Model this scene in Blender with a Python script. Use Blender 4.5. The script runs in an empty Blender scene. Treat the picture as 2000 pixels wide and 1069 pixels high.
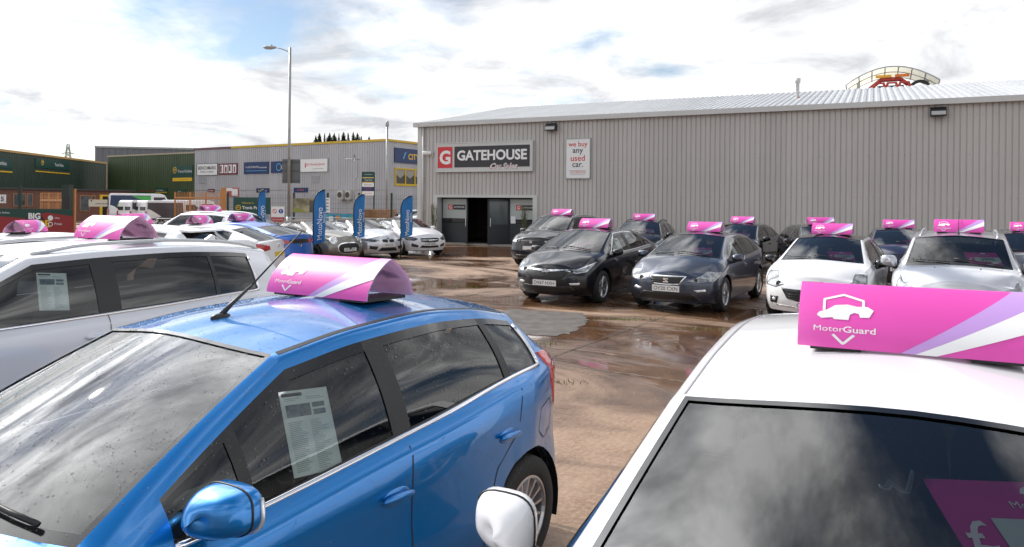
import bpy, bmesh, math, random
import numpy as np
from mathutils import Vector, Matrix
from mathutils.bvhtree import BVHTree
from mathutils.geometry import tessellate_polygon

random.seed(7); rng = np.random.default_rng(7)
R = math.radians
scene = bpy.context.scene
C = scene.collection

# ------------------------------------------------------------------ camera
cam_d = bpy.data.cameras.new('camera')
cam = bpy.data.objects.new('camera', cam_d); C.objects.link(cam)
cam.location = (0, 0, 2.0)
cam.rotation_euler = (R(90), -0.009, 0)
cam_d.sensor_width = 36; cam_d.lens = 1450 / 2000 * 36
cam_d.shift_y = -(534.5 - 398) / 2000
cam_d.clip_start = 0.05; cam_d.clip_end = 3000
scene.camera = cam

# ------------------------------------------------------------------ world, sun, exposure
SUN_DIR = Vector((-0.62, 0.53, 0.64)).normalized()       # towards the sun
sun_el = math.asin(SUN_DIR.z); sun_az = math.atan2(SUN_DIR.x, SUN_DIR.y)
world = bpy.data.worlds.new('World'); scene.world = world; world.use_nodes = True
wn, wl = world.node_tree.nodes, world.node_tree.links
wn.clear()
def wnode(t, **k):
    n = wn.new(t)
    for a, b in k.items(): setattr(n, a, b)
    return n
w_out = wnode('ShaderNodeOutputWorld'); w_bg = wnode('ShaderNodeBackground'); w_bg.inputs[1].default_value = 0.10
sky = wnode('ShaderNodeTexSky', sky_type='NISHITA', sun_disc=False, sun_elevation=sun_el, sun_rotation=sun_az)
sky.air_density = 1.0; sky.dust_density = 0.3
tc = wnode('ShaderNodeTexCoord'); sep = wnode('ShaderNodeSeparateXYZ'); wl.new(tc.outputs['Generated'], sep.inputs[0])
def wmath(op, a, b):
    n = wnode('ShaderNodeMath', operation=op)
    for i, v in enumerate((a, b)):
        if isinstance(v, (int, float)): n.inputs[i].default_value = v
        else: wl.new(v, n.inputs[i])
    return n.outputs[0]
zz = wmath('ADD', wmath('MAXIMUM', sep.outputs[2], 0.0), 0.16)
cmb = wnode('ShaderNodeCombineXYZ')
wl.new(wmath('ADD', wmath('DIVIDE', sep.outputs[0], zz), 0.42), cmb.inputs[0]); wl.new(wmath('DIVIDE', sep.outputs[1], zz), cmb.inputs[1])
cmb.inputs[2].default_value = 8.1
def wnoise(scale, detail, rough, dist=0.0):
    n = wnode('ShaderNodeTexNoise'); n.inputs['Scale'].default_value = scale; n.inputs['Detail'].default_value = detail
    n.inputs['Roughness'].default_value = rough; n.inputs['Distortion'].default_value = dist
    wl.new(cmb.outputs[0], n.inputs['Vector']); return n.outputs[0]
def wramp(src, stops):
    n = wnode('ShaderNodeValToRGB'); wl.new(src, n.inputs[0]); e = n.color_ramp.elements
    while len(e) < len(stops): e.new(0.5)
    for el, (p, c) in zip(e, stops): el.position = p; el.color = (*c, 1)
    return n.outputs[0]
cover = wramp(wnoise(0.8, 8, 0.58, 0.3), [(0.375, (0, 0, 0)), (0.50, (1, 1, 1))])
tn = wnoise(1.7, 9, 0.6, 0.4)
tone = wramp(tn, [(0.37, (2.6, 2.8, 3.3)), (0.50, (8.0, 8.1, 8.3)), (0.64, (24, 24, 24))])
low = wramp(tn, [(0.36, (5.9, 6.05, 6.35)), (0.60, (11.5, 11.5, 11.5))])       # cloud seen edge-on near the horizon is softer
hz = wnode('ShaderNodeMapRange', interpolation_type='SMOOTHSTEP'); wl.new(sep.outputs[2], hz.inputs[0]); hz.inputs[1].default_value = 0.20; hz.inputs[2].default_value = 0.50
mh = wnode('ShaderNodeMix', data_type='RGBA'); wl.new(hz.outputs[0], mh.inputs['Factor']); wl.new(low, mh.inputs['A']); wl.new(tone, mh.inputs['B']); tone = mh.outputs['Result']
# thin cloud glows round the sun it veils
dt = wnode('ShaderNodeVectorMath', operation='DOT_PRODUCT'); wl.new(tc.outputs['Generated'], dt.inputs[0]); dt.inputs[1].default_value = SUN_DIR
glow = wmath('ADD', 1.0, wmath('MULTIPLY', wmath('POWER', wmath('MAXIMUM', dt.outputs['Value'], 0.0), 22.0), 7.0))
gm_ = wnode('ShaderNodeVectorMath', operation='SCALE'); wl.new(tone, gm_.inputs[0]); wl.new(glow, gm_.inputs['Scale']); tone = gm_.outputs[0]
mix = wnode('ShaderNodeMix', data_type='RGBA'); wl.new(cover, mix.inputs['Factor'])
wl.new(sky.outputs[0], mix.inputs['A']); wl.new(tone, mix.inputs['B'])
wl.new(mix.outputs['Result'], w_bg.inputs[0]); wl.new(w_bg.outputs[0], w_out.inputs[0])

sun_d = bpy.data.lights.new('sun', 'SUN'); sun_d.energy = 3.2; sun_d.angle = R(0.7); sun_d.color = (1.0, 0.95, 0.88)
sun = bpy.data.objects.new('sun', sun_d); C.objects.link(sun)
sun.rotation_euler = SUN_DIR.to_track_quat('Z', 'Y').to_euler(); sun.location = (-30, 26, 40)
vs = scene.view_settings
vs.view_transform = 'Standard'; vs.look = 'None'; vs.gamma = 1.0; vs.exposure = 0.25
scene.render.engine = 'CYCLES'

# ------------------------------------------------------------------ materials
MATS = {}
def mat(name, col=(0.5, 0.5, 0.5), rough=0.5, metal=0.0, coat=0.0, noise=None, bump=None, spec=None, emit=None):
    """principled material; noise=(scale, amount) mottles the colour, bump=(scale, strength)"""
    if name in MATS: return MATS[name]
    m = bpy.data.materials.new(name); m.use_nodes = True; nt = m.node_tree; p = nt.nodes['Principled BSDF']
    p.inputs['Base Color'].default_value = (*col, 1); p.inputs['Roughness'].default_value = rough
    p.inputs['Metallic'].default_value = metal
    if coat: p.inputs['Coat Weight'].default_value = coat; p.inputs['Coat Roughness'].default_value = 0.03
    if spec is not None: p.inputs['Specular IOR Level'].default_value = spec
    t = None
    if noise or bump: t = nt.nodes.new('ShaderNodeTexCoord')
    if noise:
        n = nt.nodes.new('ShaderNodeTexNoise'); n.inputs['Scale'].default_value = noise[0]; n.inputs['Detail'].default_value = 6
        nt.links.new(t.outputs['Object'], n.inputs['Vector'])
        r = nt.nodes.new('ShaderNodeValToRGB'); nt.links.new(n.outputs[0], r.inputs[0]); a = noise[1]
        r.color_ramp.elements[0].position = 0.3; r.color_ramp.elements[1].position = 0.7
        r.color_ramp.elements[0].color = (*[c * (1 - a) for c in col], 1); r.color_ramp.elements[1].color = (*[min(1, c * (1 + a)) for c in col], 1)
        nt.links.new(r.outputs[0], p.inputs['Base Color'])
    if bump:
        n = nt.nodes.new('ShaderNodeTexNoise'); n.inputs['Scale'].default_value = bump[0]; n.inputs['Detail'].default_value = 3
        nt.links.new(t.outputs['Object'], n.inputs['Vector'])
        b = nt.nodes.new('ShaderNodeBump'); b.inputs['Strength'].default_value = bump[1]; b.inputs['Distance'].default_value = 0.01
        nt.links.new(n.outputs[0], b.inputs['Height']); nt.links.new(b.outputs[0], p.inputs['Normal'])
    if emit: p.inputs['Emission Color'].default_value = (*emit[0], 1); p.inputs['Emission Strength'].default_value = emit[1]
    MATS[name] = m; return m
def glass(name, tint):
    """thin pane: tinted see-through with a fresnel mirror on top"""
    if name in MATS: return MATS[name]
    m = bpy.data.materials.new(name); m.use_nodes = True; nt = m.node_tree; nt.nodes.clear()
    o = nt.nodes.new('ShaderNodeOutputMaterial'); mx = nt.nodes.new('ShaderNodeMixShader')
    tr = nt.nodes.new('ShaderNodeBsdfTransparent'); tr.inputs[0].default_value = (*tint, 1)
    g = nt.nodes.new('ShaderNodeBsdfGlossy'); g.inputs['Roughness'].default_value = 0.015; g.inputs[0].default_value = (1, 1, 1, 1)
    fr = nt.nodes.new('ShaderNodeFresnel'); fr.inputs[0].default_value = 1.75
    nt.links.new(fr.outputs[0], mx.inputs[0]); nt.links.new(tr.outputs[0], mx.inputs[1]); nt.links.new(g.outputs[0], mx.inputs[2])
    nt.links.new(mx.outputs[0], o.inputs[0]); MATS[name] = m; return m
def paint(name, col, metal=0.0, rough=0.35):
    return mat('paint_' + name, col, rough, metal, coat=1.0, noise=None, spec=0.12 if metal < 0.3 else None)
CLEAR = glass('clear_glass', (0.72, 0.78, 0.76)); TINT = glass('tinted_glass', (0.13, 0.14, 0.15))
BLACK = mat('black_plastic', (0.012, 0.012, 0.013), 0.42); RUBBER = mat('tyre_rubber', (0.018, 0.018, 0.018), 0.8, bump=(60, 0.3))
GLOSSB = mat('gloss_black', (0.008, 0.008, 0.009), 0.12, coat=0.5); CHROME = mat('chrome', (0.82, 0.82, 0.84), 0.12, 1.0)
ALLOY = mat('alloy', (0.50, 0.50, 0.52), 0.28, 0.9); DARKCAB = mat('cabin_plastic', (0.022, 0.022, 0.024), 0.7, bump=(220, 0.15))
SEAT = mat('seat_cloth', (0.028, 0.028, 0.031), 0.9, noise=(30, 0.25)); LINING = mat('roof_lining', (0.33, 0.32, 0.31), 0.9)
LAMPC = mat('lamp_lens', (0.70, 0.72, 0.74), 0.10, 0.4, coat=1.0, noise=(26, 0.35)); DLAMP = mat('lamp_dark', (0.24, 0.25, 0.26), 0.08, 0.5, coat=1.0, noise=(16, 0.45)); REDL = mat('red_lens', (0.42, 0.006, 0.01), 0.1, coat=1.0, noise=(14, 0.5))
WHITE = mat('white_print', (0.80, 0.80, 0.80), 0.5); PLATE = mat('plate_white', (0.72, 0.72, 0.70), 0.35); INK = mat('black_ink', (0.015, 0.015, 0.016), 0.5)
PINK = mat('magenta_sheet', (0.78, 0.075, 0.45), 0.45, coat=0.0, noise=(1.3, 0.06)); LILAC = mat('lilac_print', (0.50, 0.30, 0.66), 0.4)
SHEETW = mat('white_sheet', (0.74, 0.74, 0.77), 0.45); PAPER = mat('paper', (0.84, 0.87, 0.87), 0.7, noise=(8, 0.03)); CARD = mat('price_card_magenta', (0.60, 0.03, 0.30), 0.5)
def translucent(m, col, f):
    nt = m.node_tree; o = nt.nodes['Material Output']; p = nt.nodes['Principled BSDF']; t = nt.nodes.new('ShaderNodeBsdfTranslucent'); t.inputs[0].default_value = (*col, 1); x = nt.nodes.new('ShaderNodeMixShader'); x.inputs[0].default_value = f
    nt.links.new(p.outputs[0], x.inputs[1]); nt.links.new(t.outputs[0], x.inputs[2]); nt.links.new(x.outputs[0], o.inputs[0])
translucent(PINK, (0.95, 0.62, 0.82), 0.14); translucent(SHEETW, (0.92, 0.94, 0.98), 0.55)
STEEL = mat('galvanised_steel', (0.36, 0.37, 0.37), 0.45, 0.6, noise=(3, 0.15)); GREYTXT = mat('grey_print', (0.25, 0.27, 0.28), 0.6)

# ------------------------------------------------------------------ mesh helpers
class MB:
    def __init__(s): s.v = []; s.f = []
    def add(s, verts, faces):
        o = len(s.v); s.v += [tuple(map(float, p)) for p in verts]; s.f += [[i + o for i in f] for f in faces]; return s
    def box(s, x0, x1, y0, y1, z0, z1):
        return s.add([(x, y, z) for x in (x0, x1) for y in (y0, y1) for z in (z0, z1)],
                     [(0, 1, 3, 2), (4, 6, 7, 5), (0, 4, 5, 1), (2, 3, 7, 6), (0, 2, 6, 4), (1, 5, 7, 3)])
    def tube(s, pts, r, n=8, r1=None, caps=True):
        pts = [Vector(p) for p in pts]; rings = []; m = len(pts)
        for i, p in enumerate(pts):
            d = (pts[min(i + 1, m - 1)] - pts[max(i - 1, 0)]).normalized()
            u = d.cross(Vector((0, 0, 1)) if abs(d.z) < 0.95 else Vector((1, 0, 0))).normalized(); w = d.cross(u)
            rr = r if r1 is None else r + (r1 - r) * i / (m - 1)
            rings.append([p + (u * math.cos(2 * math.pi * k / n) + w * math.sin(2 * math.pi * k / n)) * rr for k in range(n)])
        f = [(i * n + k, i * n + (k + 1) % n, (i + 1) * n + (k + 1) % n, (i + 1) * n + k) for i in range(m - 1) for k in range(n)]
        if caps: f += [list(range(n))[::-1], [(m - 1) * n + k for k in range(n)]]
        return s.add([p for q in rings for p in q], f)
    def lathe(s, prof, n=32, axis='y', c=(0, 0, 0), closed=False):
        """prof: (radius, along) pairs spun about the axis"""
        v = []; m = len(prof)
        for r, a in prof:
            for k in range(n):
                t = 2 * math.pi * k / n; p = (r * math.cos(t), a, r * math.sin(t)) if axis == 'y' else (r * math.cos(t), r * math.sin(t), a)
                v.append((p[0] + c[0], p[1] + c[1], p[2] + c[2]))
        f = [(i * n + k, i * n + (k + 1) % n, ((i + 1) % m) * n + (k + 1) % n, ((i + 1) % m) * n + k) for i in range(m if closed else m - 1) for k in range(n)]
        return s.add(v, f)
    def prism(s, poly, d0, d1, M=None):
        """2-D polygon in local xz pushed along local y from d0 to d1"""
        n = len(poly); v = [(x, d0, z) for x, z in poly] + [(x, d1, z) for x, z in poly]
        if M is not None: v = [M @ Vector(p) for p in v]
        f = [list(range(n)), [n + k for k in range(n)][::-1]] + [(k, n + k, n + (k + 1) % n, (k + 1) % n) for k in range(n)]
        return s.add(v, f)
    def ell(s, c, r, nu=16, nv=10, p=1.0):
        v = []; sg = lambda t: math.copysign(abs(t) ** p, t)
        for i in range(nv + 1):
            a = -math.pi / 2 + math.pi * i / nv
            for k in range(nu):
                b = 2 * math.pi * k / nu
                v.append((c[0] + r[0] * sg(math.cos(a)) * sg(math.cos(b)), c[1] + r[1] * sg(math.cos(a)) * sg(math.sin(b)), c[2] + r[2] * sg(math.sin(a))))
        f = [(i * nu + k, i * nu + (k + 1) % nu, (i + 1) * nu + (k + 1) % nu, (i + 1) * nu + k) for i in range(nv) for k in range(nu)]
        return s.add(v, f)
    def mesh(s, name, material, smooth=False):
        me = bpy.data.meshes.new(name); me.from_pydata(s.v, [], s.f); me.update()
        if material: me.materials.append(material)
        if smooth: me.polygons.foreach_set('use_smooth', [True] * len(me.polygons))
        bm = bmesh.new(); bm.from_mesh(me); bmesh.ops.recalc_face_normals(bm, faces=bm.faces); bm.to_mesh(me); bm.free()
        return me
    def build(s, name, material, parent=None, smooth=False, M=None):
        return link(name, s.mesh(name, material, smooth), parent, M)
def link(name, me, parent=None, M=None):
    o = bpy.data.objects.new(name, me); C.objects.link(o)
    if parent is not None: o.parent = parent
    if M is not None: o.matrix_local = M
    return o
def thing(name, label, cat, loc=(0, 0, 0), rz=0.0, group=None):
    o = bpy.data.objects.new(name, None); C.objects.link(o); o.location = loc; o.rotation_euler = (0, 0, rz); o.empty_display_size = 0.2
    tag(o, label, cat, group); return o
def tag(o, label, cat, group=None):
    o['label'] = label; o['category'] = cat
    if group: o['group'] = group
    return o
def struct(o): o['kind'] = 'structure'; return o

TXT = {}
def text2d(s, bold=0.0):
    """flat triangulated lettering, height of capitals about 1, centred on x, baseline 0"""
    k = (s, bold)
    if k not in TXT:
        cu = bpy.data.curves.new('t', 'FONT'); cu.body = s; cu.size = 1.4; cu.align_x = 'CENTER'; cu.resolution_u = 3; cu.offset = bold
        ob = bpy.data.objects.new('t', cu); C.objects.link(ob); bpy.context.view_layer.update()
        me = bpy.data.meshes.new_from_object(ob.evaluated_get(bpy.context.evaluated_depsgraph_get()))
        v = [(q.co.x, q.co.y) for q in me.vertices]; f = [list(p.vertices) for p in me.polygons]
        bpy.data.objects.remove(ob); bpy.data.curves.remove(cu); bpy.data.meshes.remove(me); TXT[k] = (v, f)
    return TXT[k]
def put_text(s, fn, x, y, w, h, material, parent, name='lettering', bold=0.0, slant=0.0):
    """lettering fitted to width w / height h at (x, y) centre, mapped by fn(u, v) to 3-D"""
    v, f = text2d(s, bold); v = np.array(v); lo, hi = v.min(0), v.max(0); c = (lo + hi) / 2; d = hi - lo
    k = min(w / d[0], h / d[1]) if h else w / d[0]
    pts = [fn(x + (a - c[0]) * k + slant * (b - c[1]) * k, y + (b - c[1]) * k) for a, b in v]
    return MB().add(pts, f).build(name, material, parent)
def poly_patch(poly, fn, cell):
    """polygon (u, v) filled, cut to small cells, mapped by fn"""
    bm = bmesh.new(); vs_ = [bm.verts.new((a, b, 0)) for a, b in poly]
    for t in tessellate_polygon([[Vector((a, b, 0)) for a, b in poly]]):
        try: bm.faces.new([vs_[i] for i in t])
        except ValueError: pass
    for _ in range(5):
        long = [e for e in bm.edges if e.calc_length() > cell]
        if not long: break
        bmesh.ops.subdivide_edges(bm, edges=long, cuts=1, use_grid_fill=True)
        bmesh.ops.triangulate(bm, faces=[f for f in bm.faces if len(f.verts) > 3])
    bm.verts.index_update()
    v = [fn(q.co.x, q.co.y) for q in bm.verts]; f = [[q.index for q in p.verts] for p in bm.faces]
    b = [(e.verts[0].index, e.verts[1].index) for e in bm.edges if e.is_boundary]
    bm.free(); return v, f, b

# ------------------------------------------------------------------ cars
def pchip(pts):
    pts = sorted(pts); x = np.array([p[0] for p in pts], float); y = np.array([p[1] for p in pts], float)
    h = np.diff(x); d = np.diff(y) / h; m = np.zeros(len(x)); m[0], m[-1] = d[0], d[-1]
    for i in range(1, len(x) - 1):
        if d[i - 1] * d[i] > 0:
            w1, w2 = 2 * h[i] + h[i - 1], h[i] + 2 * h[i - 1]; m[i] = (w1 + w2) / (w1 / d[i - 1] + w2 / d[i])
    def f(q):
        q = min(max(q, x[0]), x[-1]); i = min(max(int(np.searchsorted(x, q)) - 1, 0), len(h) - 1); t = (q - x[i]) / h[i]
        return ((2*t**3 - 3*t*t + 1) * y[i] + (t**3 - 2*t*t + t) * h[i] * m[i] + (-2*t**3 + 3*t*t) * y[i+1] + (t**3 - t*t) * h[i] * m[i+1])
    return f
def smooth01(t): t = min(max(t, 0), 1); return t * t * (3 - 2 * t)
STRIP0, STRIP1 = 0.05, 0.10
NSUB = [2, 3, 3, 2, 8, 2, 1, 7]                 # divisions between the nine guide rows, sill to centre line
ROW = np.concatenate([[0], np.cumsum(NSUB)])

def body_grid(s):
    """half-body grid P[station][row] plus end caps for a car described by s; x forward from the front axle, y left, z up"""
    W, H, xn, xt = s['W'], s['H'], s['nose'], s['tail']
    xa, xh, xr, xb = s['cowl'], s['head'], s['rhead'], s['rbase']
    zh, zb0, zb1, zrb = s['zh'], s['zb0'], s['zb1'], s['zrb']; zr = s.get('zr', H - 0.07); wb = s['wb']
    crown = pchip([(xt, 0.02), (xb, 0.03), (xr, 0.05), (xh - 0.3, 0.06), (xh, 0.06), (xa, 0.06), (xn - 0.3, 0.055), (xn, 0.03)])
    K = s.get('K', 0.24); x0 = xn - K; x1 = xt + s.get('Kr', 0.2)
    xm = (xh + xr) / 2
    ze = pchip([(x1 - 0.3, zrb - 0.04), (xb - 0.001, zrb), (xb + (xr - xb) * 0.5, zrb + (zr - 0.05 - zrb) * s.get('rbulge', 0.56)), (xr, zr - 0.05), (xm, H - 0.066),
                (xh, H - s.get('hd', 0.10)), (xa + (xh - xa) * 0.5, s['zc'] + (H - s.get('hd', 0.10) - s['zc']) * 0.545), (xa, s['zc']), (x0 * 0.5 + xa * 0.5, zh + (s['zc'] - zh) * 0.66), (x0, zh)])
    rw = s.get('rw', 0.66); ze_, hdz_, zrr = ze, H - s.get('hd', 0.10), zr - 0.05
    roofc = pchip([(xr, zrr), (xr + (xm - xr) * 0.5, zrr + (H - 0.066 - zrr) * 0.72), (xm, H - 0.066), (xm + (xh - xm) * 0.5, H - 0.066 - (H - 0.066 - hdz_) * 0.22), (xh, hdz_)])
    hood = pchip([(xa, s['zc']), (x0 * 0.35 + xa * 0.65, zh + (s['zc'] - zh) * 0.80), (x0 * 0.72 + xa * 0.28, zh + (s['zc'] - zh) * 0.42), (x0, zh)])
    def ze(x):
        if x >= xa: return hood(x)
        if x >= xh: t = (xa - x) / (xa - xh); return s['zc'] + (hdz_ - s['zc']) * (t + 0.13 * t * (1 - t))
        if x >= xr: return roofc(x)
        if x >= xb: t = (xr - x) / (xr - xb); return zrr + (zrb - zrr) * (t - s.get('rb', 0.16) * t * (1 - t))
        return ze_(x)
    ye = pchip([(xt, W * 0.76), (xb, W * s.get('rgw', 0.76)), (xr, W * (rw - 0.03)), (xm, W * (rw + 0.01)), (xh, W * rw), (xa, W * 0.845), (x0, W * 0.70)])
    ye_ = ye
    def ye(x):
        if xh <= x <= xa: t = (xa - x) / (xa - xh); return W * (0.845 + (rw - 0.845) * (t + 0.08 * t * (1 - t)))
        return ye_(x)
    yb = pchip([(xt, W * 0.86), (xb + 0.05, W * 0.885), (-wb, W * 0.925), (xm, W * 0.93), (xa, W * 0.925), (x0 - 0.35, W * 0.87), (x0, W * 0.80)])
    ybd = pchip([(x1, W * 0.88), (x1 + 0.3, W * 0.97), (-wb, W), (-wb * 0.5, W * 0.985), (0, W), (x0 - 0.25, W * 0.97), (x0, W * 0.87)])
    belt = pchip([(xb - 0.5, zb1), (xb + 0.35, zb1), ((xa + xb) / 2, (zb0 + zb1) / 2 - 0.005), (xa, zb0), (xa + 0.5, zb0)])
    fx = pchip([(0.1, xn - 0.12), (0.22, xn - 0.06), (0.36, xn - 0.005), (0.52, xn), (0.64, xn - 0.03), (zh, xn - 0.11), (zh + 0.1, xn - 0.2)])
    rx = pchip([(0.1, xt + 0.12), (0.3, xt + 0.03), (0.5, xt), (0.66, xt + 0.02), (zrb - 0.05, xt + s.get('tr', 0.07)), (zrb + 0.1, xt + s.get('tr', 0.07) + 0.05)])
    zs = s.get('sill', 0.2)
    special = [x0, xa, xh, xr, xb, x1] + [q for w in s['win'] for q in w[:2]] + [xa + 0.035, xh - 0.0, xh + 0.018, xb + 0.04, xr - 0.05, xn - K - 0.05]
    st = sorted(set([round(q, 4) for q in special if x1 <= q <= x0]), reverse=True); xs = []
    for a, b in zip(st[:-1], st[1:]):
        n = max(1, int(math.ceil((a - b) / s.get('ds', 0.055)))); xs += [a + (b - a) * k / n for k in range(n)]
    xs.append(x1)
    P = np.zeros((len(xs), ROW[-1] + 1, 3))
    for i, x in enumerate(xs):
        e, cr, y_e = ze(x), crown(x), ye(x); zb = min(belt(x), e - 0.032); y_b = max(yb(x), y_e + 0.02); y_d = ybd(x)
        r4 = np.array([y_b, zb]); r6 = np.array([y_e, e]); Ln = np.linalg.norm(r6 - r4)
        r5 = r6 + (r4 - r6) * min(0.45, s.get('rail', 0.05) / Ln) + np.array([0.006, 0.0])
        z3 = zb - 0.07; z2 = min(0.64, zb - 0.16); z1 = zs + (z2 - zs) * 0.42
        g = [(y_d - 0.055, zs), (y_d - 0.006, z1), (y_d - s.get('sc', 0.0), z2), (max(y_d - s.get('cr', 0.010), y_b + 0.01), z3), tuple(r4), tuple(r5), tuple(r6), (y_e * 0.945, e + cr * 0.16), (0.0, e + cr)]
        g = np.array(g); t = np.concatenate([[0], np.cumsum(np.maximum(np.linalg.norm(np.diff(g, axis=0), axis=1), 1e-3) ** 0.6)])
        T = np.zeros_like(g)
        for k in range(9):
            a, b = max(k - 1, 0), min(k + 1, 8)
            T[k] = (g[b] - g[a]) / (t[b] - t[a]) if k not in (0, 8) else (g[b] - g[a]) / (t[b] - t[a])
        T[8] = (-abs(T[8][0]), 0)
        for k in range(8):
            hh = t[k + 1] - t[k]
            for j in range(NSUB[k] + (1 if k == 7 else 0)):
                q = j / NSUB[k]
                if k == 7 and 0 < j < 7: q = 0.032 + 0.968 * (j - 1) / 6
                if k == 4 and 0 < j < 8: q = STRIP0 + (1 - STRIP0 - STRIP1) * (j - 1) / 6
                if k == 4: p = g[4] + (g[5] - g[4]) * q + np.array([0.022 * math.sin(math.pi * q) * min(1, Ln / 0.3), 0])
                else: p = (2*q**3 - 3*q*q + 1) * g[k] + (q**3 - 2*q*q + q) * hh * T[k] + (-2*q**3 + 3*q*q) * g[k+1] + (q**3 - q*q) * hh * T[k+1]
                P[i, ROW[k] + j] = (x, p[0], p[1])
        # plan curvature of bonnet, screens and roof
        cf = 0.0
        if x >= xa: cf = s.get('cs', 0.19) * smooth01((x0 - x) / (x0 - xa))
        elif x >= xh: cf = s.get('cs', 0.19) + (0.085 - s.get('cs', 0.19)) * (xa - x) / (xa - xh)
        elif x >= xh - 0.7: cf = 0.085 * (1 - smooth01((xh - x) / 0.7))
        if x <= xr + 0.7: cf = -0.10 * smooth01((xr + 0.7 - x) / 0.7) * (1 if x > xb else smooth01((x - x1) / max(xb - x1, 1e-3)))
        for r in range(ROW[6], ROW[8] + 1): P[i, r, 0] += cf * (1 - (P[i, r, 1] / y_e) ** 2)
    # end corners
    yend_f, yend_r = P[0, :, 1].copy(), P[-1, :, 1].copy()
    for r in range(ROW[8] + 1):
        z = P[0, min(r, ROW[6]), 2]; tt = 1.0 if r <= ROW[6] else P[0, r, 1] / P[0, ROW[6], 1]
        df = fx(z) - K * tt ** 2.4 - P[0, r, 0]
        z = P[-1, min(r, ROW[6]), 2]; tr_ = 1.0 if r <= ROW[6] else P[-1, r, 1] / P[-1, ROW[6], 1]
        dr = rx(z) + s.get('Kr', 0.2) * tr_ ** 2.6 - P[-1, r, 0]
        for i, x in enumerate(xs):
            P[i, r, 0] += df * (1 - smooth01((x0 - x) / 0.5)) + dr * (1 - smooth01((x - x1) / min(0.3, max(0.08, xb - x1 + 0.05))))
    # caps: rows 0..ROW[6] by columns of the upper rows
    def cap(Pi, prof, Kc, sgn, pw):
        n6 = ROW[6]; cols = list(range(n6, ROW[8] + 1)); G = np.zeros((n6 + 1, len(cols), 3))
        for i in range(n6 + 1):
            for j, c in enumerate(cols):
                tt = Pi[c, 1] / Pi[n6, 1]; y = Pi[i, 1] * tt; lift = (Pi[c, 2] - Pi[n6, 2]) * (i / n6) ** 2
                G[i, j] = (prof(Pi[i, 2]) - sgn * Kc * tt ** pw, y, Pi[i, 2] + lift)
        G[:, 0] = Pi[:n6 + 1]; G[n6] = Pi[n6:]
        return G
    return np.array(xs), P, cap(P[0], fx, K, 1, 2.4), cap(P[-1], rx, s.get('Kr', 0.2), -1, 2.6)

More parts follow.
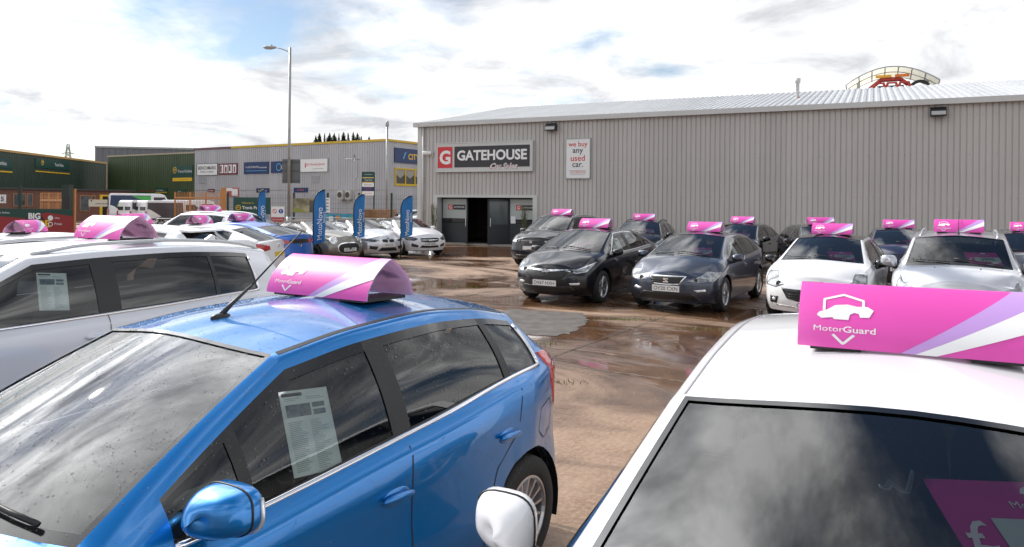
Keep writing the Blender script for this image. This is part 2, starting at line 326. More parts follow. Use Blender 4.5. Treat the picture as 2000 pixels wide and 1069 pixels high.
def build_body(s):
    """returns dict of part name -> list of (verts, faces, material, smooth) and the closed surface for projections"""
    xs, P, CF, CR = body_grid(s); nS, nR = P.shape[:2]
    idx = {}; verts = []
    def vid(key, p):
        k = (round(p[0], 5), round(p[1], 5), round(p[2], 5))
        if k not in idx: idx[k] = len(verts); verts.append(k)
        return idx[k]
    faces, kinds = [], []
    xa, xh, xr, xb = s['cowl'], s['head'], s['rhead'], s['rbase']; r4, r5, r6, r7 = ROW[4], ROW[5], ROW[6], ROW[7]
    cabrio = s.get('cabrio', False)
    for sg in (1, -1):
        m = np.array([1, sg, 1])
        for i in range(nS - 1):
            xm = (xs[i] + xs[i + 1]) / 2
            for r in range(nR - 1):
                q = [vid(0, P[i, r] * m), vid(0, P[i + 1, r] * m), vid(0, P[i + 1, r + 1] * m), vid(0, P[i, r + 1] * m)]
                kind = 'body'
                if r4 <= r < r5:
                    for w0, w1, kd in s['win']:
                        if w1 <= xm <= w0:
                            kind = kd + ('L' if sg > 0 else 'R') if kd.startswith('g') or kd.startswith('t') else kd
                            if kd[0] in 'gt' and r == r4: kind = 'strip'
                            elif kd[0] in 'gt' and r == r5 - 1: kind = 'trim'
                if r >= r7 and xh <= xm <= xa:
                    kind = 'trim' if (xm > xa - 0.035 or xm < xh + 0.018 or r == r7) else 'windscreen'
                elif r >= r7 and xb <= xm <= xr and not s.get('norear'):
                    kind = 'trim' if (xm < xb + 0.04 or xm > xr - 0.05 or r == r7) else 'rear_window'
                elif r >= r6 and xr <= xm <= xh and s.get('roofmat'): kind = 'roof'
                if cabrio and xm < s['soft'] and xm > xb and r >= r4 and kind in ('body', 'roof', 'trim'): kind = 'roof'
                q = [a for k, a in enumerate(q) if a not in q[:k]]
                if len(q) > 2: faces.append(q if sg > 0 else q[::-1]); kinds.append(kind)
        for G, fl in ((CF, 1), (CR, -1)):
            for i in range(G.shape[0] - 1):
                for j in range(G.shape[1] - 1):
                    q = [vid(0, G[a] * m) for a in ((i, j), (i, j + 1), (i + 1, j + 1), (i + 1, j))]
                    q = [a for k, a in enumerate(q) if a not in q[:k]]
                    if len(q) > 2: faces.append(q if sg * fl < 0 else q[::-1]); kinds.append('body')
    V = np.array(verts)
    full = (V.copy(), [list(f) for f in faces])
    bvh = BVHTree.FromPolygons([tuple(p) for p in V], faces)
    # vertex normals (outward from the body axis)
    N = np.zeros_like(V)
    for f in faces:
        a, b, c = V[f[0]], V[f[1]], V[f[2]]; n = np.cross(b - a, c - a); ctr = (a + b + c) / 3 - np.array([np.clip((a + b + c)[0] / 3, s['tail'] + 0.6, s['nose'] - 0.5), 0, 0.75])
        if np.dot(n, ctr) < 0: n = -n
        N[f] += n
    N /= np.maximum(np.linalg.norm(N, axis=1, keepdims=True), 1e-9)
    # wheel arches
    RA = s['wr'] + s.get('gap', 0.05); keep = []
    hubs = [(0.0, s['wr']), (-s['wb'], s['wr'])]
    inside = np.zeros(len(V), bool)
    for hx, hz in hubs: inside |= (np.hypot(V[:, 0] - hx, V[:, 2] - hz) < RA) & (np.abs(V[:, 1]) > s['W'] * 0.70)
    edge = {}
    for f, k in zip(faces, kinds):
        if any(inside[a] for a in f): 
            for a in f: edge[a] = 1
        else: keep.append((f, k))
    for a in edge:
        if inside[a]: continue
        for hx, hz in hubs:
            d = math.hypot(V[a, 0] - hx, V[a, 2] - hz)
            if d < RA + 0.14:
                V[a, 0] = hx + (V[a, 0] - hx) * RA / d
                if V[a, 2] > s.get('sill', 0.2) + 0.01: V[a, 2] = hz + (V[a, 2] - hz) * RA / d
    return V, N, keep, bvh, (xs, P)

def sub_mesh(V, faces, push=None):
    used = sorted({a for f in faces for a in f}); mp = {a: k for k, a in enumerate(used)}
    v = V[used] if push is None else V[used] + push[used]
    return [tuple(p) for p in v], [[mp[a] for a in f] for f in faces]

WHEELS = {}
def wheel_meshes(r, style, rimmat):
    k = (r, style, rimmat.name)
    if k in WHEELS: return WHEELS[k]
    rr = r - 0.105 if r > 0.29 else r - 0.095; w = 0.105
    ty = MB().lathe([(rr - 0.005, -w * 0.9), (rr + 0.02, -w), (r - 0.025, -w * 0.98), (r - 0.006, -w * 0.82), (r, -w * 0.5), (r - 0.004, -w * 0.46), (r - 0.004, -w * 0.40), (r, -w * 0.36), (r, w * 0.36), (r - 0.004, w * 0.40), (r - 0.004, w * 0.46), (r, w * 0.5), (r - 0.006, w * 0.82), (r - 0.025, w * 0.98), (rr + 0.02, w), (rr - 0.005, w * 0.9)], 40, closed=True).mesh('tyre', RUBBER, True)
    m = MB().lathe([(rr, 0.07), (rr, 0.098), (rr - 0.012, 0.10), (rr - 0.02, 0.085), (rr - 0.03, -0.06), (rr - 0.02, -0.08)], 40)
    m.lathe([(0.0, 0.088), (0.028, 0.088), (0.034, 0.08), (0.06, 0.072), (0.066, 0.03), (0.0, 0.03)], 20)
    if style == 'multi': n, pair, w0, w1 = 15, [0.0], 0.011, 0.015
    elif style == 'five': n, pair, w0, w1 = 5, [-0.13, 0.13], 0.018, 0.026
    elif style == 'ten': n, pair, w0, w1 = 10, [0.0], 0.016, 0.02
    else: n, pair, w0, w1 = 5, [0.0], 0.04, 0.05
    for i in range(n):
        for p in pair:
            a0, a1 = 2 * math.pi * i / n + p * 0.6, 2 * math.pi * i / n + p * 1.6
            if style == 'multi': a1 += 0.10
            q = []
            for (a, rad, ww, yo) in ((a0, 0.05, w0, 0.078), (a1, rr - 0.012, w1, 0.088)):
                cx, cz, tx, tz = rad * math.cos(a), rad * math.sin(a), -math.sin(a), math.cos(a)
                q += [(cx - tx * ww, yo - 0.03, cz - tz * ww), (cx - tx * ww * 0.55, yo, cz - tz * ww * 0.55), (cx + tx * ww * 0.55, yo, cz + tz * ww * 0.55), (cx + tx * ww, yo - 0.03, cz + tz * ww)]
            m.add(q, [(0, 1, 5, 4), (1, 2, 6, 5), (2, 3, 7, 6)])
    rim = m.mesh('rim', rimmat, False)
    disc = MB().lathe([(0.0, 0.0), (rr - 0.03, 0.0), (rr - 0.03, -0.02)], 24).mesh('brake_disc', mat('brake_dark', (0.03, 0.03, 0.032), 0.5, 0.6))
    WHEELS[k] = (ty, rim, disc); return WHEELS[k]

BODIES = {}
class Car: pass
def make_car(spec, label, loc, a, paintmat, group=None, name='parked_car', wheel='five', rim=None, stripmat=None, roofmat=None, glassrear=None, mirrors=None, handles=True, seams=True):
    """a: heading, 0 faces the camera, negative turns towards the left of the picture"""
    key = spec['id']
    if key not in BODIES: BODIES[key] = build_body(spec)
    V, N, keep, bvh, grid = BODIES[key]
    root = thing(name, label, 'car' if 'van' not in name else 'van', (loc[0], loc[1], 0), a - math.pi / 2, group)
    c = Car(); c.root, c.bvh, c.s, c.grid, c.paint = root, bvh, spec, grid, paintmat
    rim = rim or ALLOY
    by = {}
    for f, k in keep: by.setdefault(k, []).append(f)
    def part(nm, faces, m, push=None, parent=root, smooth=True):
        v, f = sub_mesh(V, faces, push); return MB().add(v, f).build(nm, m, parent, smooth)
    def islands(faces):
        par = {}
        def find(a):
            while par.setdefault(a, a) != a: par[a] = par[par[a]]; a = par[a]
            return a
        for f in faces:
            for b in f[1:]: par[find(b)] = find(f[0])
        g = {}
        for f in faces: g.setdefault(find(f[0]), []).append(f)
        return list(g.values())
    part('body', by.pop('body'), paintmat)
    if 'roof' in by: part('roof', by.pop('roof'), roofmat or paintmat)
    if 'strip' in by: [part('window_strip', q_, BLACK, N * 0.002) for q_ in islands(by.pop('strip'))]
    if 'trim' in by: [part('window_trim', q_, GLOSSB) for q_ in islands(by.pop('trim'))]
    if 'p' in by: [part('pillar_trim', q_, BLACK) for q_ in islands(by.pop('p'))]
    for k in list(by):
        nm = {'windscreen': 'windscreen', 'rear_window': 'rear_window'}.get(k, 'side_window')
        gm = CLEAR if nm == 'windscreen' or k[0] == 'g' and nm == 'side_window' else (glassrear or TINT)
        if nm == 'side_window' and k[0] == 't': gm = TINT
        part(nm, by[k], gm, -N * 0.005)
    if stripmat:
        xs_, P_ = grid; w0 = spec['win'][0][0]; w1 = spec['win'][-1][1]; ii = [i for i, x in enumerate(xs_) if w1 - 0.001 <= x <= w0 + 0.001]
        line = [P_[i, ROW[4]] for i in ii]
        if spec.get('hook'): line += [P_[ii[-1], r] for r in range(ROW[4] + 1, ROW[5])]
        for sg in (1, -1): MB().tube([(p[0], sg * (p[1] + 0.002), p[2] + 0.002) for p in line], 0.0125, 8).build('chrome_strip', stripmat, root, True)
    # cabin lining, seats, dash
    xa, xh, xr = spec['cowl'], spec['head'], spec['rhead']; W = spec['W']
    lin = [f for f, k in keep if k == 'body' or k == 'roof' or k == 'p']
    cx = {}
    lin = [f for f in lin if spec['rbase'] + 0.05 < V[f, 0].mean() < xa + 0.1 and V[f, 2].mean() > 0.42]
    part('cabin_lining', lin, LINING if spec.get('lightroof') else DARKCAB, -N * 0.03)
    zb = spec['zb0']; cb = MB()
    cb.box(spec['rbase'] + 0.1, xa + 0.12, -W + 0.16, W - 0.16, 0.24, 0.36)
    cb.box(xa - 0.42, xa + 0.13, -W * 0.8, W * 0.8, 0.6, zb - 0.06)
    cb.ell((xa - 0.36, -W * 0.42, zb - 0.03), (0.16, 0.2, 0.07), 12, 6, 0.8)
    cb.build('dashboard', DARKCAB, root)
    fx_, bx_ = xh - 0.32, xh - 1.12
    for sx, ys, seat_n in ((fx_, (-0.36, 0.36), 'front_seat'), (bx_, (-0.42, 0.0, 0.42), 'rear_seat')):
        if spec.get('two') and seat_n == 'rear_seat': continue
        for y in ys:
            sb = MB().ell((sx - 0.05, y, 0.5), (0.30, 0.24 if seat_n[0] == 'f' else 0.22, 0.12), 14, 8, 0.6)
            M = Matrix.Translation((sx - 0.33, y, 0.82)) @ Matrix.Rotation(R(-16), 4, 'Y')
            t = MB().ell((0, 0, 0), (0.10, 0.23 if seat_n[0] == 'f' else 0.21, 0.36), 14, 8, 0.6); sb.add([M @ Vector(p) for p in t.v], t.f)
            M2 = Matrix.Translation((sx - 0.45, y, min(1.24, spec['H'] - 0.27))) @ Matrix.Rotation(R(-10), 4, 'Y')
            t = MB().ell((0, 0, 0), (0.055, 0.125, 0.095), 12, 6, 0.6); sb.add([M2 @ Vector(p) for p in t.v], t.f)
            sb.build(seat_n, SEAT, root, True)
    M = Matrix.Translation((xa - 0.50, -0.36, zb - 0.05)) @ Matrix.Rotation(R(65), 4, 'Y')
    sw = MB(); sw.tube([(0.18 * math.cos(t), 0.18 * math.sin(t), 0) for t in np.linspace(0, 2 * math.pi, 25)], 0.016, 8, caps=False); sw.box(-0.17, 0.17, -0.025, 0.025, -0.012, 0.012); sw.ell((0, 0, 0), (0.07, 0.07, 0.03), 10, 6)
    sw.build('steering_wheel', DARKCAB, root, True, M)
    # rear-view mirror inside
    zt = spec['H'] - 0.19; MB().ell((xh + 0.16, 0, zt - 0.03), (0.025, 0.13, 0.04), 14, 8, 0.7).build('rear_view_mirror', BLACK, root, True)
    # underside, arches, wheels
    zs = spec.get('sill', 0.2); ub = MB(); ub.box(spec['tail'] + 0.4, spec['nose'] - 0.5, -W + 0.1, W - 0.1, zs - 0.03, zs + 0.03); ub.box(spec['tail'] + 0.2, spec['nose'] - 0.2, -W + 0.36, W - 0.36, zs - 0.028, zs + 0.028)
    RA = spec['wr'] + spec.get('gap', 0.05)
    for hx in (0.0, -spec['wb']):
        for sg in (1, -1):
            arc = [(hx + (RA + 0.004) * math.cos(t), (RA + 0.004) * math.sin(t) + spec['wr']) for t in np.linspace(-0.35, math.pi + 0.35, 20)]
            v = [(x, sg * y, z) for y in (W - 0.03, W - 0.34) for x, z in arc]; n = len(arc)
            ub.add(v, [(k, k + 1, n + k + 1, n + k) for k in range(n - 1)] + [[n + k for k in range(n)]])
    ub.build('underbody', BLACK, root)
    ty, rm, di = wheel_meshes(spec['wr'], wheel, rim)
    for hx in (0.0, -spec['wb']):
        for sg in (1, -1):
            M = Matrix.Translation((hx, sg * (W - 0.125), spec['wr'])) @ Matrix.Rotation(0 if sg > 0 else math.pi, 4, 'Z') @ Matrix.Rotation(rng.uniform(0, 6), 4, 'Y')
            t = link('wheel', ty, root, M); link('rim', rm, t); link('brake_disc', di, t)
    # door mirrors
    mm = mirrors or paintmat; ms = spec.get('mir', (0.10, 0.115, 0.075)); mx = xa + spec.get('mirx', -0.34); mz = spec['zb0'] + spec.get('mirz', 0.05)
    for sg in (1, -1):
        o = MB(); nn = 28; rings = []
        for sx, k_ in ((-0.26, 0.93), (-0.28, 0.97), (-0.24, 1.0), (0.0, 1.0), (0.25, 0.965), (0.48, 0.88), (0.68, 0.74), (0.84, 0.55), (0.95, 0.32), (1.0, 0.02)):
            for t in range(nn):
                an = 2 * math.pi * t / nn; cy_ = math.copysign(abs(math.cos(an)) ** (0.62 + 0.38 * (1 - k_)), math.cos(an)); cz_ = math.copysign(abs(math.sin(an)) ** (0.66 + 0.34 * (1 - k_)), math.sin(an))
                yy = ms[1] * cy_ * k_; zz_m = ms[2] * cz_ * k_ * (1.0 - 0.20 * cy_ * (1 if cz_ < 0 else 0.35)) + 0.10 * ms[2] * cy_
                rings.append((ms[0] * (sx - 0.16 * cy_ * (1 - k_ * 0.4)), yy * sg, zz_m))
        o.add(rings, [(i * nn + t, i * nn + (t + 1) % nn, (i + 1) * nn + (t + 1) % nn, (i + 1) * nn + t) for i in range(9) for t in range(nn)])
        M = Matrix.Translation((mx, sg * (W + 0.075), mz)) @ Matrix.Rotation(R(-6 * sg), 4, 'Z')
        mo = o.build('door_mirror', mm, root, True, M)
        g_ = MB().add([(q_[0] + 0.012, q_[1], q_[2]) for q_ in rings[:nn]], [tuple(range(nn))]).build('mirror_glass', CHROME, mo)
        MB().tube([(q_[0] + 0.004, q_[1] * 1.01, q_[2]) for q_ in rings[3 * nn:4 * nn] + rings[3 * nn:3 * nn + 1]], 0.0035, 5, caps=False).build('mirror_seam', BLACK, mo, True)
        ie = [rings[2 * nn + (t % nn)] for t in range(-6, 3)]; MB().tube([(q_[0], q_[1] + sg * 0.001, q_[2]) for q_ in ie], 0.007, 6).build('indicator', LAMPC, mo, True)
        MB().tube([(0.0, -sg * 0.02, -ms[2] * 0.8), (0.005, -sg * 0.09, -ms[2] * 1.1), (0.02, -sg * 0.20, -ms[2] * 1.0)], 0.03, 8).build('mirror_arm', BLACK, mo, True)
    # shut lines and handles
    if seams:
        bx2 = [w[0] for w in spec['win'] if w[2] == 'p']; xB = spec.get('xB', (bx2[0] - 0.06) if bx2 else xh - 0.5)
        xA = xa - 0.10; lines = [[(xA + 0.1, zb - 0.03), (xA, zb - 0.22), (xA - 0.02, 0.36), (xA - 0.06, zs + 0.05)], [(xB, zb + 0.03), (xB - 0.02, 0.55), (xB - 0.0, zs + 0.05)]]
        if not spec.get('three'):
            xC = -spec['wb'] + 0.30; lines.append([(xC - 0.20, spec['zb1'] - 0.03), (xC - 0.16, 0.80), (xC + 0.02, 0.66), (xC + 0.12, 0.45), (xC + 0.13, zs + 0.05)])
        for ln in lines: side_line(c, ln, 0.0035, INK, 'door_seam')
        hl = []
    if handles:
        hs = [xB + 0.10] + ([] if spec.get('three') else [-spec['wb'] + 0.24])
        for hx in hs:
            for sg in (1, -1):
                hz = spec['zb0'] - spec.get('hdz', 0.13) + (0.03 if hx < xB else 0)
                p = side_hit(c, hx, hz)
                if p is None: continue
                rec = MB().ell((0, 0, 0), (0.095, 0.012, 0.042), 20, 8); o = rec.build('handle_recess', paintmat, root, True, Matrix.Translation((hx, sg * (p.y - 0.004), hz)))
                hm = MB().ell((0, 0, 0), (0.10, 0.014, 0.017), 16, 8, 0.8)
                hm.build('door_handle', paintmat, root, True, Matrix.Translation((hx, sg * (p.y + 0.022), hz)) @ Matrix.Rotation(R(-4), 4, 'Y'))
    return c

def side_hit(c, x, z):
    h = c.bvh.ray_cast(Vector((x, 3, z)), Vector((0, -1, 0)))[0]
    return h
def front_hit(c, y, z, d=1):
    return c.bvh.ray_cast(Vector((6 * d, y, z)), Vector((-d, 0, 0)))[0]
def side_line(c, pts, hw, m, nm, both=True, off=0.0015):
    """thin strip following the body side along (x, z) points"""
    P = []
    for (x0, z0), (x1, z1) in zip(pts[:-1], pts[1:]):
        n = max(1, int(math.hypot(x1 - x0, z1 - z0) / 0.04)); P += [(x0 + (x1 - x0) * k / n, z0 + (z1 - z0) * k / n) for k in range(n)]
    P.append(pts[-1]); v = []
    for i, (x, z) in enumerate(P):
        a, b = P[max(i - 1, 0)], P[min(i + 1, len(P) - 1)]; t = Vector((b[0] - a[0], b[1] - a[1])).normalized()
        for s in (-1, 1):
            h = side_hit(c, x - t.y * hw * s, z + t.x * hw * s)
            if h is None: return None
            v.append((h.x, h.y + off, h.z))
    f = [(2 * i, 2 * i + 1, 2 * i + 3, 2 * i + 2) for i in range(len(P) - 1)]
    for sg in ((1, -1) if both else (1,)): MB().add([(x, y * sg, z) for x, y, z in v], f).build(nm, m, c.root)
def top_line(c, pts, hw, m, nm, off=0.002):
    for sg in (1, -1):
        v = []
        for i, (x, y) in enumerate(pts):
            for s_ in (-1, 1):
                h = c.bvh.ray_cast(Vector((x, sg * (y + hw * s_), 3)), Vector((0, 0, -1)))[0]
                if h is None: return
                v.append((h.x, h.y, h.z + off))
        MB().add(v, [(2 * i, 2 * i + 1, 2 * i + 3, 2 * i + 2) for i in range(len(pts) - 1)]).build(nm, m, c.root, True)
def patch(c, guides, m, nm, off=0.004, theta=None, both=True, cell=0.04, parent=None, skirt=0.02, smooth=True):
    """guides: ('f', y, z) seen from the front, ('r', y, z) from the rear, ('s', x, z) from the left side; fills their outline on the body surface"""
    pts = []
    for k, a, b in guides:
        h = side_hit(c, a, b) if k == 's' else front_hit(c, a, b, 1 if k == 'f' else -1)
        if h is None: return None
        pts.append(h)
    if theta is None: theta = 0
    d = Vector((math.cos(R(theta)), math.sin(R(theta)), 0)); u = Vector((-d.y, d.x, 0))
    poly = [(p.dot(u), p.z) for p in pts]
    def fn(a, b):
        o = u * a + Vector((0, 0, b)); h, n, _, _ = c.bvh.ray_cast(o + d * 8, -d)
        if h is None: h, n = o + d * pts[0].dot(d), d
        if n.dot(d) < 0: n = -n
        return tuple(h + n * off)
    v, f, bd = poly_patch(poly, fn, cell); nv = len(v)
    v2 = v + [tuple(Vector(p) - d * skirt) for p in v]; f2 = f + [(a, b, nv + b, nv + a) for a, b in bd]
    out = []
    for sg in ((1, -1) if both else (1,)):
        out.append(MB().add([(x, y * sg, z) for x, y, z in v2], f2).build(nm, m, parent or c.root, smooth))
    return out
def mirror_f(half):   # close a front/rear outline given by its left half
    return half + [(k, -a, b) for k, a, b in half[::-1]]
def plate(c, txt, z, d=1, yellow=False, w=0.52):
    h = front_hit(c, 0.0, z, d); x = h.x + d * 0.012
    o = MB().box(min(x - d*0.02, x), max(x - d*0.02, x), -w / 2, w / 2, z - 0.0555, z + 0.0555).build('number_plate', PLATE if not yellow else mat('plate_yellow', (0.75, 0.55, 0.03), 0.4), c.root)
    if txt: put_text(txt, lambda u, v: (x + d * 0.002, d * u, z + v), 0, 0, w * 0.88, 0.075, INK, o, 'plate_lettering', 0.004)
    return o
def badge(c, z, r=0.045, m=None, d=1, y=0):
    h = front_hit(c, y, z, d); mb = MB(); prof = [(r * 0.80, 0.004), (r * 0.86, 0.014), (r * 0.97, 0.014), (r, 0.0)]
    mb.lathe(prof, 28); mb.lathe([(0, 0.006), (r * 0.82, 0.006)], 28)
    M = Matrix.Translation((h.x + d * 0.004, y, z)) @ Matrix.Rotation(R(-90 * d), 4, 'Z')
    return mb.build('badge', m or CHROME, c.root, False, M)
def bars(c, z0, z1, y0, y1, n, m, nm='grille_bar', off=0.01, vert=False):
    for k in range(n):
        t = (k + 0.5) / n
        if vert:
            y = y0 + (y1 - y0) * t; g = [('f', y - 0.006, z0), ('f', y + 0.006, z0), ('f', y + 0.006, z1), ('f', y - 0.006, z1)]
        else:
            z = z0 + (z1 - z0) * t; g = [('f', y1, z - 0.006), ('f', y1, z + 0.006), ('f', y0, z + 0.006), ('f', y0, z - 0.006)]
        patch(c, g, m, nm, off, 0, False, 0.08)

# --- body descriptions: metres, x measured forward from the front axle
def spec(id, **k): k['id'] = id; return k
def hatch(id, W=0.86, H=1.48, wb=2.49, nose=0.79, tail=-3.16, **k):
    s = dict(W=W, H=H, wb=wb, nose=nose, tail=tail, cowl=-0.18, head=-1.0, rhead=tail + 0.42, rbase=tail + 0.17, zh=0.72, zc=0.99, zb0=0.94, zb1=1.06, zrb=1.04, zr=H - 0.09, wr=0.31)
    s['win'] = [(-0.42, -0.62, 'gq'), (-0.62, -0.66, 'p'), (-0.66, -1.42, 'g1'), (-1.42, -1.58, 'p'), (-1.58, -2.28, 't1'), (-2.28, -2.36, 'p'), (-2.36, -2.62, 't2')]
    s.update(k); return spec(id, **s)

# --- front and rear faces
def headlight(c, g, theta=32, insert=True, m=None):
    hs = patch(c, g, m or DLAMP, 'headlight', 0.006, theta)
    if hs and not m:
        # chrome light guide along the lower edge
        p3 = []
        for k_, a_, b_ in g:
            h_ = side_hit(c, a_, b_) if k_ == 's' else front_hit(c, a_, b_)
            if h_: p3.append(h_)
        ce = sum(p3, Vector()) / len(p3); n3 = len(p3); q3 = [p.lerp(ce, 0.18) + (p - Vector((0, 0, 0.7))).normalized() * 0.013 for p in p3]; q3 = q3[:max(3, n3 // 2 + 1)]
        for sg, o in zip((1, -1), hs): MB().tube([(p.x, sg * p.y, p.z) for p in q3], 0.009, 6).build('light_guide', LAMPC, o, True)
    if hs and insert:
        pts = g; cy = sum(p[1] for p in pts if p[0] == 'f') / max(1, len([p for p in pts if p[0] == 'f'])); cz = sum(p[2] for p in pts if p[0] == 'f') / max(1, len([p for p in pts if p[0] == 'f']))
        h = front_hit(c, cy, cz)
        if h:
            for sg, o in zip((1, -1), hs):
                MB().lathe([(0.0, 0.012), (0.022, 0.010), (0.034, 0.0), (0.045, 0.008), (0.048, 0.0)], 18).build('projector_lens', GLOSSB, o, True, Matrix.Translation((h.x + 0.006, sg * cy, cz)) @ Matrix.Rotation(R(-90), 4, 'Z'))
def lamp(c, yin, zin, yo, zlo, zhi, xb_, zb_, xm=None, zm=None, **k):
    xm = xm if xm is not None else (c.s['nose'] - 0.34); zm = zm or (zlo + 0.03)
    headlight(c, [('f', yin, zin), ('f', yo, zlo), ('s', xm, zm), ('s', xb_, zb_), ('s', xm - 0.04, zhi + 0.035), ('f', yo - 0.02, zhi), ('f', yin, zin + 0.035)], **k)
def panel(c, half, m, nm, off=0.004, both=False, parent=None): return patch(c, mirror_f([('f', y, z) for y, z in half]) if not both else [('f', y, z) for y, z in half], m, nm, off, 0, both, 0.05, parent)
def taillight(c, g, theta=140, m=None): return patch(c, g, m or REDL, 'tail_light', 0.008, theta)
def wiper(c, y0, y1, t=0.08):
    xa = c.s['cowl']; pts = []
    for k in range(7):
        y = y0 + (y1 - y0) * k / 6; x = xa + 0.165 * (1 - (y / 0.7) ** 2) - 0.02 - t * k / 6
        h = c.bvh.ray_cast(Vector((x, y, 3)), Vector((0, 0, -1)))[0]
        if h: pts.append(h + Vector((0.01, 0, 0.018)))
    if len(pts) > 2:
        MB().tube(pts, 0.009, 6).build('wiper', BLACK, c.root, True)
def roof_rails(c, m=None):
    s = c.s
    for sg in (1, -1):
        pts = []
        for k in range(15):
            t = k / 14; x = s['head'] - 0.05 + (s['rhead'] - 0.02 - s['head']) * t; h = c.bvh.ray_cast(Vector((x, sg * s['W'] * 0.60, 3)), Vector((0, 0, -1)))[0]
            pts.append(h + Vector((0, 0, 0.004 + 0.035 * min(1, 6 * t, 6 * (1 - t)))))
        MB().tube(pts, 0.016, 8).build('roof_rail', m or mat('satin_rail', (0.55, 0.56, 0.57), 0.35, 0.8), c.root, True)
def fin(c, x=None, long=False):
    s = c.s; x = x or s['rhead'] + 0.18; h = c.bvh.ray_cast(Vector((x, 0, 3)), Vector((0, 0, -1)))[0]
    if long:
        base = MB().ell((0, 0, 0.0), (0.055, 0.022, 0.02), 12, 6); base.tube([(0.01, 0, 0.0), (-0.06, 0, 0.055), (-0.17, 0, 0.13)], 0.014, 8, 0.006); base.tube([(-0.17, 0, 0.13), (-0.47, 0, 0.37)], 0.0045, 6, 0.0035)
        base.build('aerial', BLACK, c.root, True, Matrix.Translation(h))
    else: MB().prism([(0.10, -0.02), (-0.07, -0.02), (-0.06, 0.055), (-0.03, 0.06)], -0.016, 0.016).build('shark_fin_aerial', c.paint, c.root, False, Matrix.Translation(h))

# --- the pink car-top advertising signs: one prototype, copied with its parts
TW, TH, TD = 0.72, 0.20, 0.18
def sheet_pt(u, v, side, off=0.0):
    w_ = min(v, 0.992); z = TH * v; d = TD * max(0.0, 1 - v ** 1.8) ** 0.82; n = Vector((1, 0, TD * 0.82 * 1.8 * w_ ** 0.8 * (1 - w_ ** 1.8) ** -0.18 / TH)).normalized()
    return (side * (d + n.x * off), (u - 0.5) * TW * side, z + n.z * off)
TOP = {}
def topper_parts():
    vs_ = [0, .1, .2, .3, .4, .5, .6, .7, .78, .85, .91, .95, .98, .993, 1.0]
    def sheet(off):
        ring = [(sheet_pt(0.0, v, 1, off)[0], sheet_pt(0, v, 1, off)[2]) for v in vs_] + [(-sheet_pt(0, v, 1, off)[0], sheet_pt(0, v, 1, off)[2]) for v in vs_[-2::-1]]
        v = [(x, y, z) for y in (-TW / 2, TW / 2) for x, z in ring]; n = len(ring)
        return MB().add(v, [(k, k + 1, n + k + 1, n + k) for k in range(n - 1)])
    out = [('printed_sheet', sheet(0).mesh('printed_sheet', PINK, True)), ('inner_sheet', sheet(-0.006).mesh('inner_sheet', SHEETW, True))]
    for sd in (1, -1):
        fn = lambda off: (lambda u, v: sheet_pt(u, min(max(v, 0), 1), sd, off))
        def add(nm, polys, m, off=0.003, cell=0.06):
            b = MB()
            for p in polys:
                v, f, _ = poly_patch(p, fn(off), cell); b.add(v, f)
            out.append((nm, b.mesh(nm, m, True)))
        add('lilac_stripe', [[(.44, 0), (.515, 0), (1, .80), (1, 1), (.90, 1)]], LILAC, 0.0010)
        add('white_stripe', [[(.50, 0), (.585, 0), (1, .52), (1, .86)]], WHITE, 0.0018)
        a = TW / 0.30; X = lambda x: 0.2 + x / TW; Y = lambda y: 0.47 + y / 0.30
        def line(pts, w):
            q = []
            for (x0, y0), (x1, y1) in zip(pts[:-1], pts[1:]):
                t = Vector((x1 - x0, y1 - y0)).normalized() * w; n = Vector((-t.y, t.x))
                q.append([(X(x0 - n.x), Y(y0 - n.y)), (X(x1 - n.x + t.x * .5), Y(y1 - n.y + t.y * .5)), (X(x1 + n.x + t.x * .5), Y(y1 + n.y + t.y * .5)), (X(x0 + n.x), Y(y0 + n.y))])
            return q
        emb = line([(-.062, .035), (-.062, .085), (0, .108), (.062, .085), (.062, .05)], .0045) + line([(-.032, -.075), (0, -.118), (.032, -.075)], .005)
        car = [(-.085, .012), (-.078, .026), (-.05, .040), (-.028, .060), (.012, .066), (.042, .058), (.075, .060), (.094, .045), (.088, .030), (.080, .012), (.052, .010), (.048, .026), (.034, .030), (.020, .020), (.016, -.004), (-.03, -.004), (-.034, .004), (-.07, -.002)]
        emb.append([(X(x), Y(y)) for x, y in car])
        add('shield_emblem', emb, WHITE, 0.0016, 0.05)
        for s_, xo, w, bd in (('Motor', -.046, .094, 0.0), ('Guard', .05, .10, 0.018)):
            v, f = text2d(s_, bd); v = np.array(v); lo, hi = v.min(0), v.max(0); k = w / (hi - lo)[0]; b = MB()
            b.add([fn(0.0022)(X(xo + (p - (lo + hi)[0] / 2) * k), Y(-.048 + (q - 0.5) * k)) for p, q in v], f); out.append(('brand_lettering', b.mesh('brand_lettering', WHITE)))
    for y in (-0.24, 0.24): out.append(('magnet_strip', MB().box(-TD * 0.9, TD * 0.9, y - 0.08, y + 0.08, -0.012, 0.004).mesh('magnet_strip', BLACK)))
    return out
def topper(c, x, label, sc=1.0, y=0.0, dz=0.0):
    if 'p' not in TOP: TOP['p'] = topper_parts()
    hs = [c.bvh.ray_cast(Vector((x + dx, y, 3)), Vector((0, 0, -1)))[0].z for dx in (0.12, -0.12)]
    h = (hs[0] + hs[1]) / 2; pitch = math.atan2(hs[0] - hs[1], 0.24)
    rz = c.root.rotation_euler.z; p = c.root.location + Matrix.Rotation(rz, 3, 'Z') @ Vector((x, y, h + 0.006 + dz))
    o = thing('car_top_sign', label, 'roof sign', p, rz, 'pink roof signs on the cars'); o.rotation_euler = (0, -pitch * 0.8, rz); o.scale = (sc, sc, sc)
    for nm, me in TOP['p']: link(nm, me, o)
    return o
